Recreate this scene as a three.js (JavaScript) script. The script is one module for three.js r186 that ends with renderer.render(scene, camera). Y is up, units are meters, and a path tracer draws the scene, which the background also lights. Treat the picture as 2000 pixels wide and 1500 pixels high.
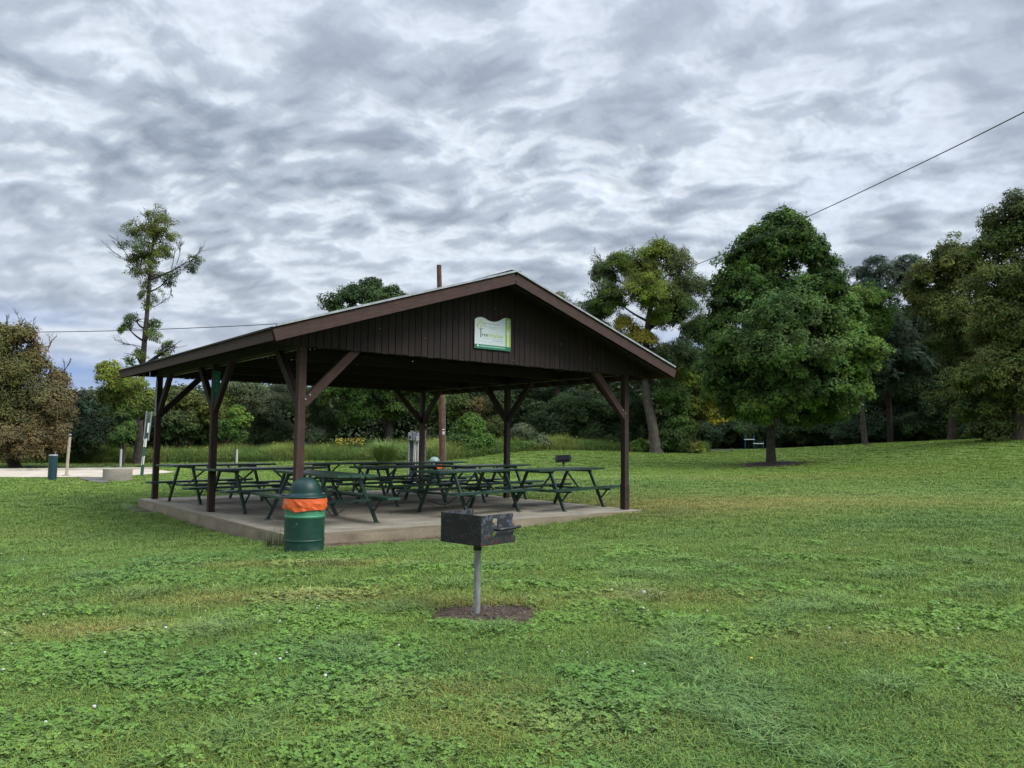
import * as THREE from 'three';
import { mergeGeometries } from 'three/addons/utils/BufferGeometryUtils.js';

// ---------- camera, sky, sun, exposure ----------
const EYE = 1.42;
const scene = new THREE.Scene();
const camera = new THREE.PerspectiveCamera(52.77, 4 / 3, 0.05, 2500);
camera.position.set(0, EYE, 0);
camera.rotation.order = 'YXZ';
camera.rotation.set(0.07504, 0, 0.009548);
camera.updateMatrixWorld(true);
const renderer = new THREE.WebGLRenderer({ antialias: true });
renderer.toneMapping = THREE.LinearToneMapping;
renderer.toneMappingExposure = 1.55;
renderer.shadowMap.enabled = true;
const SUNDIR = new THREE.Vector3(0.62, 0.72, 0.30).normalize();
const sun = new THREE.DirectionalLight(new THREE.Color(1, 0.96, 0.9), 1.5);
sun.name = 'sun';
sun.position.copy(SUNDIR).multiplyScalar(120);
sun.castShadow = true; sun.shadow.radius = 55;
sun.shadow.camera.left = -70; sun.shadow.camera.right = 70; sun.shadow.camera.top = 70; sun.shadow.camera.bottom = -70; sun.shadow.camera.far = 300;
scene.add(sun, sun.target);

// ---------- random numbers and noise ----------
function rng(seed) { let a = seed >>> 0; return () => { a = (a + 0x6D2B79F5) | 0; let t = Math.imul(a ^ (a >>> 15), 1 | a); t = (t + Math.imul(t ^ (t >>> 7), 61 | t)) ^ t; return ((t ^ (t >>> 14)) >>> 0) / 4294967296; }; }
const R0 = rng(7);
const PERM = new Uint8Array(512), GX = new Float32Array(256), GY = new Float32Array(256);
{ const p = [...Array(256).keys()]; for (let i = 255; i > 0; i--) { const j = Math.floor(R0() * (i + 1)); [p[i], p[j]] = [p[j], p[i]]; } for (let i = 0; i < 512; i++) PERM[i] = p[i & 255]; for (let i = 0; i < 256; i++) { GX[i] = Math.cos(i / 256 * 6.2831853); GY[i] = Math.sin(i / 256 * 6.2831853); } }
function perlin(x, y, per = 256) {
  let X = Math.floor(x), Y = Math.floor(y); const fx = x - X, fy = y - Y;
  X = ((X % per) + per) % per; Y = ((Y % per) + per) % per; const X1 = (X + 1) % per, Y1 = (Y + 1) % per;
  const u = fx * fx * fx * (fx * (fx * 6 - 15) + 10), v = fy * fy * fy * (fy * (fy * 6 - 15) + 10);
  const a = PERM[PERM[X & 255] + (Y & 255)], b = PERM[PERM[X1 & 255] + (Y & 255)], c = PERM[PERM[X & 255] + (Y1 & 255)], d = PERM[PERM[X1 & 255] + (Y1 & 255)];
  const n0 = GX[a] * fx + GY[a] * fy, n1 = GX[b] * (fx - 1) + GY[b] * fy, n2 = GX[c] * fx + GY[c] * (fy - 1), n3 = GX[d] * (fx - 1) + GY[d] * (fy - 1);
  return 1.4 * (n0 + u * (n1 - n0) + v * (n2 + u * (n3 - n2) - n0 - u * (n1 - n0)));
}
function fbm(x, y, o = 4, per = 256) { let s = 0, a = 0.5, f = 1; for (let i = 0; i < o; i++) { s += a * perlin(x * f + i * 17.3 * (per === 256 ? 1 : 0), y * f + i * 9.1 * (per === 256 ? 1 : 0), Math.min(256, per * f)); a *= 0.5; f *= 2; } return s; }
const ss = (a, b, x) => { const t = Math.min(1, Math.max(0, (x - a) / (b - a))); return t * t * (3 - 2 * t); };
const mix = (a, b, t) => a + (b - a) * t;
const mix3 = (a, b, t) => [mix(a[0], b[0], t), mix(a[1], b[1], t), mix(a[2], b[2], t)];
const V = (x, y, z) => new THREE.Vector3(x, y, z);

// ---------- the sky: broken grey cloud deck, computed over the whole dome ----------
{
  const W = 4096, Hh = 2048, data = new Float32Array(W * Hh * 4);
  const bright = [0.505, 0.555, 0.622], mid = [0.330, 0.378, 0.445], dark = [0.196, 0.234, 0.296], blue = [0.165, 0.255, 0.45];
  const rough = (x, z, o, gain) => { let q = 0, a = 0.5, f = 1; for (let i = 0; i < o; i++) { q += a * perlin(x * f + i * 13.7, z * f + i * 5.9); a *= gain; f *= 2.03; } return q; };
  const puff = (x, z, o) => { let q = 0, a = 0.5, f = 1; for (let i = 0; i < o; i++) { q += a * Math.abs(perlin(x * f + i * 13.7, z * f + i * 5.9)); a *= 0.58; f *= 2.1; } return q; };
  const dens = (px, pz) => {
    const wx = fbm(px * 3 + 5.2, pz * 3, 3), wz = fbm(px * 3, pz * 3 + 9.7, 3);
    const qx = px + wx * 0.09, qz = pz + wz * 0.09;
    return 0.50 * fbm(qx * 1.6 + 40.3, qz * 1.8 + 13.1, 2) + 0.62 * rough(qx * 4.6 + 3.1, qz * 6.2 + 7.7, 7, 0.60) - 0.40 * (puff(qx * 8 + 9, qz * 11 + 2, 6) - 0.30);
  };
  for (let j = 0; j < Hh; j++) {
    const el = ((j + 0.5) / Hh - 0.5) * Math.PI, y = Math.sin(el), ce = Math.cos(el);
    for (let i = 0; i < W; i++) {
      const k4 = (j * W + i) * 4; let c;
      if (y < -0.02) c = [0.10, 0.12, 0.08];
      else {
        const az = ((i + 0.5) / W - 0.5) * 2 * Math.PI, x = ce * Math.cos(az), z = ce * Math.sin(az);
        const kk = 1.22 / (Math.max(0, y) + 0.22), px = x * kk, pz = z * kk;
        const d = dens(px, pz), d2 = dens(px + 0.016, pz + 0.012);
        const t = 0.52 * ss(-0.16, 0.03, d) + 0.48 * ss(0.01, 0.30, d);
        c = t < 0.5 ? mix3(bright, mid, t * 2) : mix3(mid, dark, t * 2 - 1);
        const rim = Math.max(-0.5, Math.min(0.5, (d - d2) * 1.9)); // side lit by the veiled sun
        c = c.map((q) => q * (1 + 0.42 * rim));
        const wisp = ss(0.05, 0.5, fbm(px * 0.5 + 70, pz * 0.5 + 31, 3)) * ss(0.6, 0.1, t); // thin blue between
        c = mix3(c, [0.34, 0.41, 0.57], 0.5 * wisp);
        const veil = ss(-0.25, 0.45, fbm(px * 0.55 + 8.3, pz * 0.55 + 2.9, 3) + 0.12 * Math.cos(az - 0.2)); c = mix3(c, [0.385, 0.425, 0.515], 0.55 * veil); // thin high sheet that softens the deck in places
        const low = ss(0.34, 0.05, y); // deck seen edge on pales a little
        c = mix3(c, [0.41, 0.45, 0.505], 0.40 * low);
        const gap = ss(0.165, 0.10, y) * ss(0.00, 0.35, fbm(az * 2.2 + 11, y * 16, 3) + 0.18 * Math.cos(az + 2.4) + 0.08);
        c = mix3(c, mix3(blue, [0.34, 0.41, 0.55], ss(0.09, 0.02, y)), 0.85 * gap);
        const zen = 1 + 1.9 * ss(0.46, 0.92, y);  // overhead boost added to light the ground, mostly out of view
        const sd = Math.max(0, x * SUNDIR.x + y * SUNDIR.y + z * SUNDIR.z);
        const glow = 1 + 2.6 * Math.pow(sd, 12);  // halo round the unseen sun, added for more light on the lawn
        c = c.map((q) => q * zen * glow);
      }
      data[k4] = c[0]; data[k4 + 1] = c[1]; data[k4 + 2] = c[2]; data[k4 + 3] = 1;
    }
  }
  const t = new THREE.DataTexture(data, W, Hh, THREE.RGBAFormat, THREE.FloatType);
  t.mapping = THREE.EquirectangularReflectionMapping; t.magFilter = THREE.LinearFilter; t.minFilter = THREE.LinearFilter; t.needsUpdate = true;
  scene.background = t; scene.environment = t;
}

// ---------- helpers ----------
const used = {};
function numbered(n) { if (!(n in used)) { used[n] = 0; return n; } used[n]++; return n + '_' + String(used[n]).padStart(3, '0'); }
function tag(o, label, category, group, kind) { if (label) o.userData.label = label; if (category) o.userData.category = category; if (group) o.userData.group = group; if (kind) o.userData.kind = kind; return o; }
function thing(name, label, category, pos = [0, 0, 0], turn = 0, group) { const o = new THREE.Group(); o.name = numbered(name); o.position.set(...pos); o.rotation.y = turn; scene.add(o); return tag(o, label, category, group); }
function obj(name, geo, mat, parent) { const g = Array.isArray(geo) ? (geo.length > 1 ? mergeGeometries(geo.map((q) => { const h = q.index ? q.toNonIndexed() : q; return h; })) : geo[0]) : geo; const m = new THREE.Mesh(g, mat); m.name = parent ? name : numbered(name); (parent ?? scene).add(m); return m; }
function struct(name, geo, mat, label) { const m = obj(name, geo, mat); m.userData.kind = 'structure'; if (label) m.userData.label = label; return m; }
function bx(w, h, d, x = 0, y = 0, z = 0) { const g = new THREE.BoxGeometry(w, h, d), uv = g.attributes.uv, s = [[d, h], [d, h], [w, d], [w, d], [w, h], [w, h]]; for (let i = 0; i < 24; i++) { const q = s[i >> 2]; uv.setXY(i, uv.getX(i) * q[0], uv.getY(i) * q[1]); } return g.translate(x, y, z); }
function bevelBox(w, h, d, b = 0.004) { // box with small chamfers along its long edges
  const sh = new THREE.Shape(); const a = w / 2 - b, c = h / 2 - b; sh.moveTo(-a, -c); sh.lineTo(a, -c); sh.lineTo(a, c); sh.lineTo(-a, c); sh.closePath();
  const g = new THREE.ExtrudeGeometry(sh, { depth: d - 2 * b, bevelEnabled: true, bevelThickness: b, bevelSize: b, bevelSegments: 1 }); return g.translate(0, 0, -d / 2 + b);
}
function orient(g, p, q, up = V(0, 1, 0)) { // a geometry laid along z, moved to run from p to q
  const z = q.clone().sub(p).normalize(); let x = new THREE.Vector3().crossVectors(up, z); if (x.lengthSq() < 1e-6) x.set(1, 0, 0); x.normalize(); const y = new THREE.Vector3().crossVectors(z, x);
  const m = new THREE.Matrix4().makeBasis(x, y, z); m.setPosition(p.clone().add(q).multiplyScalar(0.5)); return g.applyMatrix4(m);
}
function bar(p, q, w, h, up, b = 0.003) { return orient(bevelBox(w, h, p.distanceTo(q), b), p, q, up); }
function tube(pts, r0, r1, radial = 8, seg = 16, rough = 0, seed = 1) {
  const c = new THREE.CatmullRomCurve3(pts), fr = c.computeFrenetFrames(seg, false), pos = [], uv = [], idx = [], len = c.getLength();
  for (let i = 0; i <= seg; i++) { const t = i / seg, p = c.getPointAt(t), r = typeof r1 === 'function' ? r1(t) : mix(r0, r1, t);
    for (let j = 0; j <= radial; j++) { const a = j / radial * Math.PI * 2, k = 1 + rough * perlin(Math.cos(a) * 1.7 + seed * 3.1 + 50, Math.sin(a) * 1.7 + t * len * 1.2 + 50), n = fr.normals[i].clone().multiplyScalar(Math.cos(a)).addScaledVector(fr.binormals[i], Math.sin(a)); pos.push(p.x + n.x * r * k, p.y + n.y * r * k, p.z + n.z * r * k); uv.push(j / radial * Math.max(0.15, Math.round(r0 * 6.28 / 0.5)) , t * len / 1.0); } }
  const w = radial + 1; for (let i = 0; i < seg; i++) for (let j = 0; j < radial; j++) { const a = i * w + j; idx.push(a, a + 1, a + w, a + 1, a + w + 1, a + w); }
  const g = new THREE.BufferGeometry(); g.setAttribute('position', new THREE.Float32BufferAttribute(pos, 3)); g.setAttribute('uv', new THREE.Float32BufferAttribute(uv, 2)); g.setIndex(idx); g.computeVertexNormals(); return g;
}
const _q = V(0, 0, 0);
function rayDir(px, py) { return V((px - 1000) / 1512, -(py - 750) / 1512, -1).applyQuaternion(camera.quaternion).normalize(); }
function P(px, py, dist) { const d = rayDir(px, py), h = Math.hypot(d.x, d.z); return V(d.x * dist / h, EYE + d.y * dist / h, d.z * dist / h); }
const SC = (dist) => dist / 1512; // metres per photo pixel at a distance

// ---------- textures and materials ----------
function tex(n, f, rep = 1, srgb = true) { const d = new Uint8Array(n * n * 4); for (let j = 0; j < n; j++) for (let i = 0; i < n; i++) { const c = f(i / n, j / n); const k = (j * n + i) * 4; d[k] = Math.max(0, Math.min(255, c[0])); d[k + 1] = Math.max(0, Math.min(255, c[1])); d[k + 2] = Math.max(0, Math.min(255, c[2])); d[k + 3] = 255; } const t = new THREE.DataTexture(d, n, n); t.wrapS = t.wrapT = THREE.RepeatWrapping; t.magFilter = THREE.LinearFilter; t.minFilter = THREE.LinearMipmapLinearFilter; t.repeat.set(rep, rep); if (srgb) t.colorSpace = THREE.SRGBColorSpace; t.needsUpdate = true; return t; }
const g3 = (v) => [v, v, v];
const L = (r, g, b) => new THREE.Color().setRGB(r, g, b);
const std = (o) => new THREE.MeshStandardMaterial(o);
// weathered brown stained timber: grain along v (the long way of posts and boards)
const woodMap = tex(512, (u, v) => { const g = fbm(u * 48, v * 3, 3, 48), p = fbm(u * 6, v * 6, 4, 6), w = ss(0.18, 0.45, fbm(u * 24, v * 8, 3, 24)); const k = 200 + g * 60 + p * 50; return [k + w * 28, k + w * 22, k + w * 20]; });
const woodBump = tex(512, (u, v) => g3(128 + 120 * fbm(u * 64, v * 3, 3, 64)), 1, false);
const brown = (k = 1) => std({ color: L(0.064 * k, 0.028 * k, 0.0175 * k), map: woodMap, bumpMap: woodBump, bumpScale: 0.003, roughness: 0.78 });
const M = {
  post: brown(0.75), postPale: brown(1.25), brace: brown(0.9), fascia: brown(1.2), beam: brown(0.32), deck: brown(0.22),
};
const boards = [0.36, 0.42, 0.50, 0.64, 0.45].map(brown);
const concMap = tex(1024, (u, v) => { const a = fbm(u * 5, v * 5, 5, 5), b = fbm(u * 90, v * 90, 2, 90), st = ss(0.08, 0.42, fbm(u * 3 + 0, v * 3, 4, 3)); const k = 205 + a * 55 + b * 26 - st * 34; return [k, k - 6, k - 18 - a * 8]; });
const concBump = tex(512, (u, v) => g3(128 + 70 * fbm(u * 12, v * 12, 4, 12) + 60 * fbm(u * 96, v * 96, 2, 96)), 1, false);
M.concrete = std({ color: L(0.44, 0.415, 0.355), map: concMap, bumpMap: concBump, bumpScale: 0.006, roughness: 0.88 });
M.concrete.map.repeat.set(0.33, 0.33); M.concrete.bumpMap.repeat.set(1, 1);
M.concPale = std({ color: L(0.52, 0.49, 0.44), map: concMap, bumpMap: concBump, bumpScale: 0.006, roughness: 0.9 });
const paintMap = tex(512, (u, v) => { const a = fbm(u * 6, v * 6, 5, 6), s = ss(0.25, 0.5, fbm(u * 40, v * 40, 3, 40)); const k = 215 + a * 60 + s * 30; return [k, k, k]; });
M.tablePaint = std({ color: L(0.024, 0.066, 0.044), map: paintMap, roughness: 0.27, bumpMap: woodBump, bumpScale: 0.0012 });
M.tablePaintSheen = std({ color: L(0.034, 0.082, 0.058), map: paintMap, roughness: 0.24, bumpMap: woodBump, bumpScale: 0.0012 });  // table top colour raised to stand in for sky sheen
M.tableEnd = std({ color: L(0.028, 0.10, 0.055), map: paintMap, roughness: 0.5 });
M.tableSteel = std({ color: L(0.014, 0.05, 0.034), map: paintMap, roughness: 0.45 });
M.galv = std({ color: L(0.42, 0.44, 0.45), map: paintMap, roughness: 0.5, metalness: 0.35 });
M.greyWood = std({ color: L(0.27, 0.25, 0.22), map: woodMap, bumpMap: woodBump, bumpScale: 0.004, roughness: 0.9 });
M.white = std({ color: L(0.75, 0.75, 0.72), roughness: 0.6 });
M.dripEdge = std({ color: L(0.48, 0.50, 0.50), map: paintMap, roughness: 0.4, metalness: 0.2 });
M.black = std({ color: L(0.012, 0.012, 0.013), roughness: 0.55 });
M.shingle = std({ color: L(0.09, 0.085, 0.08), map: concMap, bumpMap: concBump, bumpScale: 0.01, roughness: 0.95 });
const barkMap = tex(512, (u, v) => { const a = fbm(u * 14, v * 4, 4, 14), b = fbm(u * 40, v * 12, 3, 40); const k = 175 + a * 110 + b * 60; return [k + 6, k, k - 8]; });
const barkBump = tex(512, (u, v) => g3(128 + 200 * fbm(u * 14, v * 4, 4, 14)), 1, false);
const bark = (r, g, b) => std({ color: L(r, g, b), map: barkMap, bumpMap: barkBump, bumpScale: 0.03, roughness: 0.95 });
M.bark = bark(0.13, 0.11, 0.09); M.barkPale = bark(0.19, 0.172, 0.148); M.barkDark = bark(0.06, 0.052, 0.045); M.barkMaple = bark(0.12, 0.105, 0.085);

// ---------- terrain: a smooth surface through measured heights ----------
const YS = 0.05;                                      // top of the pavilion's slab
const A0 = V(-3.2304, YS, -11.3331), UU = V(-0.6278, 0, -0.7784), VV = V(0.7784, 0, -0.6278);
const SL = 8.5, SW = 7.687;                           // slab: along u, along v
const K = (u, v, h = 0) => A0.clone().addScaledVector(UU, u).addScaledVector(VV, v).add(V(0, h, 0));
const toUV = (x, z) => { const dx = x - A0.x, dz = z - A0.z; return [dx * UU.x + dz * UU.z, dx * VV.x + dz * VV.z]; };
const ctrl = [];
for (const [px, py, d] of [[936, 1205, 6.3], [100, 937, 29.5], [0, 936, 29.7], [200, 934, 29.7], [320, 925, 33], [0, 919, 37.5], [200, 919, 37.5], [100, 905, 44], [300, 904, 44], [600, 900, 42.5], [870, 899, 40], [1050, 879, 44], [1240, 882.5, 46], [1370, 884.5, 46], [1103, 938, 25], [849, 947, 28.5], [1505, 908, 36.4], [1460, 880, 48], [1550, 875.5, 52], [1700, 868.5, 48], [1850, 862.5, 45], [2000, 858, 42.5], [1700, 950, 25], [2000, 1000, 16.5], [1400, 960, 22], [560, 1079, 11.0], [593, 1080, 10.8]]) { const p = P(px, py, d); ctrl.push([p.x, p.z, p.y]); }
for (const [x, z, y] of [[0, 0, 0], [0, 6, 0], [-6, 3, -0.05], [6, 3, 0.05], [-2.5, -4, -0.02], [2.5, -4, 0.02], [K(8.5, -0.1).x, K(8.5, -0.1).z, -0.13], [K(4, -0.2).x, K(4, -0.2).z, -0.21], [K(2, -0.2).x, K(2, -0.2).z, -0.2], [K(6, -0.2).x, K(6, -0.2).z, -0.18], [K(-0.2, 2).x, K(-0.2, 2).z, -0.18], [K(0, SW).x, K(0, SW).z, 0.0], [K(-0.1, 4).x, K(-0.1, 4).z, -0.14], [K(-0.1, 6).x, K(-0.1, 6).z, -0.07], [K(4.2, SW + 0.2).x, K(4.2, SW + 0.2).z, 0.035], [K(8.5, SW).x, K(8.5, SW).z, 0.03], [K(8.7, 4).x, K(8.7, 4).z, 0.0], [-14, -8, -0.2], [14, -8, 0.1], [22, -75, 1.2], [34, -68, 1.3], [55, -50, 2.2], [48, -25, 1.2], [60, -80, 1.2], [0, -75, 0.9], [-40, -70, 0], [-60, -40, -0.2], [-50, 0, -0.2], [50, 0, 0.4], [0, 60, 0], [-180, -180, 0], [0, -220, 0.5], [180, -180, 1], [200, 0, 1], [-200, 0, -0.5], [0, 200, 0], [180, 180, 0.5], [-180, 180, 0]]) ctrl.push([x, z, y]);
const tps = (() => {
  const n = ctrl.length, N = n + 3, m = [], U = (r2) => (r2 < 1e-9 ? 0 : r2 * Math.log(r2));
  for (let i = 0; i < N; i++) m.push(new Float64Array(N + 1));
  for (let i = 0; i < n; i++) { for (let j = 0; j < n; j++) m[i][j] = U((ctrl[i][0] - ctrl[j][0]) ** 2 + (ctrl[i][1] - ctrl[j][1]) ** 2); m[i][i] += 0.6; m[i][n] = m[n][i] = 1; m[i][n + 1] = m[n + 1][i] = ctrl[i][0]; m[i][n + 2] = m[n + 2][i] = ctrl[i][1]; m[i][N] = ctrl[i][2]; }
  for (let c = 0; c < N; c++) { let p = c; for (let r = c + 1; r < N; r++) if (Math.abs(m[r][c]) > Math.abs(m[p][c])) p = r; [m[c], m[p]] = [m[p], m[c]]; for (let r = 0; r < N; r++) if (r !== c) { const k = m[r][c] / m[c][c]; if (k) for (let q = c; q <= N; q++) m[r][q] -= k * m[c][q]; } }
  const w = m.map((r, i) => r[N] / r[i]);
  return (x, z) => { let s = w[n] + w[n + 1] * x + w[n + 2] * z; for (let i = 0; i < n; i++) s += w[i] * U((ctrl[i][0] - x) ** 2 + (ctrl[i][1] - z) ** 2); return s; };
})();
function hgt(x, z) {
  const r = Math.hypot(x, z); let y = tps(x, z); if (r > 150) y = mix(y, 0, ss(150, 230, r));
  y += 0.018 * fbm(x * 0.5 + 20, z * 0.5 + 20, 3) * ss(60, 10, r);
  const [u, v] = toUV(x, z); if (u > 0 && u < SL && v > 0 && v < SW) y = Math.min(y, YS - 0.04);
  return y;
}
function G(px, py, guess) { // where the pixel's line of sight meets the ground
  const d = rayDir(px, py); let t = 1; for (let i = 0; i < 4000; i++) { const x = d.x * t, z = d.z * t; if (EYE + d.y * t < hgt(x, z)) break; t += 0.01 + t * 0.002; if (t > 120) break; } return V(d.x * t, hgt(d.x * t, d.z * t), d.z * t);
}
function GD(px, d) { const p = P(px, 870, d); p.y = hgt(p.x, p.z); return p; } // ground below a bearing at a distance

// boundary of the mown lawn against the weeds, as distance along each bearing
const EDGE = [[-900, 44], [-200, 44], [300, 43.6], [600, 42], [870, 39.6], [1050, 43.5], [1240, 45.6], [1370, 46], [1480, 50], [1700, 50], [2000, 45], [2400, 40], [3200, 38]];
function edgeAt(px) { for (let i = 1; i < EDGE.length; i++) if (px <= EDGE[i][0]) { const a = EDGE[i - 1], b = EDGE[i]; return mix(a[1], b[1], Math.max(0, (px - a[0]) / (b[0] - a[0]))); } return 38; }
const pxOf = (x, z) => (z < -0.5 ? 1000 + 1512 * x / -z : x < 0 ? -900 : 3200);
// bare soil: [x, z, radius across, radius along, turn]
const gr = P(936, 1200, 6.3), fg = GD(1103, 25), mapleBase = GD(1505, 36.4);
const SOIL = [[gr.x + 0.045, gr.z + 0.0, 0.50, 0.45], [fg.x, fg.z, 0.6, 0.55], [mapleBase.x, mapleBase.z, 1.45, 1.45]];
const soilStrip = (x, z) => { const [u, v] = toUV(x, z); const n = 0.12 * fbm(x * 2.5, z * 2.5, 3); if (v > 0.3 && v < 4.2 && u < 0) return u > -0.50 - n - 0.18 * ss(1.4, 0.5, v) + 0.18 * ss(2.2, 4.2, v); if (u > 6.6 && u < 8.9 && v < 0) return v > -0.45 - n * 2; return false; };
function bare(x, z) { for (const [a, b, r, s] of SOIL) { const q = Math.hypot((x - a) / r, (z - b) / s); if (q < 1 + 0.55 * fbm(x * 3.1 + 9, z * 3.1, 3)) return true; } return soilStrip(x, z); }
const court = [G(-700, 936), G(203, 934.5), G(290, 929), G(345, 924.5), P(300, 919.5, 37), P(-700, 919.5, 37.5)];
const path = [G(150, 936), G(172, 941), G(196, 945.5), G(214, 944.5), G(212, 938), G(204, 934.5)];
function inPoly(poly, x, z) { let c = false; for (let i = 0, j = poly.length - 1; i < poly.length; j = i++) { const a = poly[i], b = poly[j]; if (a.z > z !== b.z > z && x < (b.x - a.x) * (z - a.z) / (b.z - a.z) + a.x) c = !c; } return c; }

// colour of the turf: dry, lush and clovery areas of the lawn
const DRY = [[4.4, -17.2, 4.2, 2.2, 0.95], [7.5, -16, 3, 1.2, 0.6], [-1.9, -6.9, 1.3, 0.33, 0.9], [-0.4, -6.7, 0.9, 0.28, 0.7], [-3.1, -5.8, 0.75, 0.25, 0.85], [1.3, -7.0, 0.9, 0.3, 0.7], [-2.3, -9.0, 1.2, 0.25, 0.8], [2.4, -5.6, 0.8, 0.3, 0.45], [10, -27, 5, 1.6, 0.45], [-9.5, -13, 2, 0.7, 0.4], [0.1, -3.9, 0.8, 0.3, 0.4], [-0.35, -4.4, 0.5, 0.2, 0.5], [3.3, -4.2, 0.6, 0.3, 0.4]];
function turf(x, z) {
  const a = fbm(x * 0.35 + 3, z * 0.35, 3), b = fbm(x * 1.6 + 8, z * 1.6 + 2, 3), c = fbm(x * 0.11 + 30, z * 0.11 + 12, 2);
  let dry = ss(0.25, 0.65, a + b * 0.5) * 0.35; for (const [dx, dz, rx, rz, k] of DRY) { const q = ((x - dx) / rx) ** 2 + ((z - dz) / rz) ** 2; dry = Math.max(dry, k * Math.exp(-q * 0.9) * (1 + 0.8 * b)); }
  const d = Math.hypot(x, z), lush = ss(0.0, 0.4, -a + 0.4 * b), far = ss(20, 34, d);
  let g = mix3([0.138, 0.225, 0.042], [0.112, 0.205, 0.044], lush); g = mix3(g, [0.165, 0.262, 0.040], 0.7 * ss(0.0, 0.35, c + 0.3 * b) * (1 - dry)); g = mix3(g, [0.185, 0.290, 0.036], 0.6 * far);
  g = mix3(g, [0.290, 0.260, 0.085], Math.min(0.85, dry * 0.8)); const k = (1.06 + 0.16 * ss(7, 16, d)) * (1 + 0.20 * b); return [g[0] * k, g[1] * k * 1.0, g[2] * k * 0.84];
}
{
  const nx = 300, nz = 300, pos = [], uv = [], col = [], idx = [];
  const map = (t, s) => Math.sign(t) * (Math.abs(t) * 9 + Math.pow(Math.abs(t), 4) * s);
  for (let j = 0; j <= nz; j++) for (let i = 0; i <= nx; i++) {
    const x = map(i / nx * 2 - 1, 590), z = -9 + map(j / nz * 2 - 1, 590), y = hgt(x, z), d = Math.hypot(x, z);
    pos.push(x, y, z); uv.push(x / 3, z / 3);
    const e = edgeAt(pxOf(x, z)); let c = turf(x, z).map((q) => q * 0.72);
    if (bare(x, z)) c = [0.07, 0.052, 0.038];
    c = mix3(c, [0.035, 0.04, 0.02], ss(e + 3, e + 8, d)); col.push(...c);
  }
  for (let j = 0; j < nz; j++) for (let i = 0; i < nx; i++) { const a = j * (nx + 1) + i, b = a + nx + 1; idx.push(a, b, a + 1, a + 1, b, b + 1); }
  const g = new THREE.BufferGeometry(); g.setAttribute('position', new THREE.Float32BufferAttribute(pos, 3)); g.setAttribute('uv', new THREE.Float32BufferAttribute(uv, 2)); g.setAttribute('color', new THREE.Float32BufferAttribute(col, 3)); g.setIndex(idx); g.computeVertexNormals();
  const gm = tex(1024, (u, v) => { const a = fbm(u * 60, v * 60, 4, 60), b = fbm(u * 10, v * 10, 3, 10); const k = 200 + a * 110 + b * 40; return [k, k, k - 10]; });
  const gb = tex(1024, (u, v) => g3(128 + 160 * fbm(u * 60, v * 60, 4, 60)), 1, false);
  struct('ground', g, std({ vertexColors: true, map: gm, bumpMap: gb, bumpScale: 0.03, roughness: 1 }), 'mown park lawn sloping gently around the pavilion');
}
function sheet(poly, lift, step, mat, name, label, disp = 0) { // a thin paved sheet lying on the ground inside a polygon
  const sh = new THREE.Shape(poly.map((p) => new THREE.Vector2(p.x, -p.z))); const g0 = new THREE.ShapeGeometry(sh), p = g0.attributes.position, uv = g0.attributes.uv;
  for (let i = 0; i < p.count; i++) { const x = p.getX(i), z = -p.getY(i); p.setXYZ(i, x, lift(x, z), z); uv.setXY(i, x, z); } g0.computeVertexNormals(); return struct(name, g0, mat, label);
}

// ---------- lawn: blades and clover as instanced patches ----------
const leafMat = (rough = 0.92, tr = 0.3) => new THREE.MeshPhysicalMaterial({ color: 0xffffff, vertexColors: true, roughness: rough, transmission: tr, thickness: 0, side: THREE.DoubleSide, specularIntensity: 0.5 });
const bladeMat = leafMat(0.9, 0.25);
function soup() { const pos = [], col = []; return { tri(a, b, c, k) { pos.push(a.x, a.y, a.z, b.x, b.y, b.z, c.x, c.y, c.z); for (let i = 0; i < 3; i++) col.push(k[0], k[1], k[2]); }, build() { const g = new THREE.BufferGeometry(); g.setAttribute('position', new THREE.Float32BufferAttribute(pos, 3)); g.setAttribute('color', new THREE.Float32BufferAttribute(col, 3)); g.computeVertexNormals(); return g; } }; }
function grassPatch(seed, n, rad, h0, h1, wid, lean) {
  const r = rng(seed), s = soup();
  for (let i = 0; i < n; i++) {
    const a = r() * 6.283, q = Math.sqrt(r()) * rad, x = Math.cos(a) * q, z = Math.sin(a) * q, h = mix(h0, h1, r()), b = r() * 6.283, ln = lean * (0.3 + r()), w = wid * (0.6 + 0.8 * r()), dx = Math.cos(b), dz = Math.sin(b), ox = -dz * w / 2, oz = dx * w / 2;
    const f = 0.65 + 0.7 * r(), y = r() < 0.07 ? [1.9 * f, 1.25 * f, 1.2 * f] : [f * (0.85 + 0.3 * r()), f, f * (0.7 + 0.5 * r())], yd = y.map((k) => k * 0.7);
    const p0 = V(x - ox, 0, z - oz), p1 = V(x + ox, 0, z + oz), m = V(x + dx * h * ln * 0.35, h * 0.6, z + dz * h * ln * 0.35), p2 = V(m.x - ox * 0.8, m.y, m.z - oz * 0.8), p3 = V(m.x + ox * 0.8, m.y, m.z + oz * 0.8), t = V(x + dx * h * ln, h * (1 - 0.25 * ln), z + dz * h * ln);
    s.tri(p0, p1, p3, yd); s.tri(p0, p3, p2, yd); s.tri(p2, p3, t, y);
  } return s.build();
}
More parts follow.
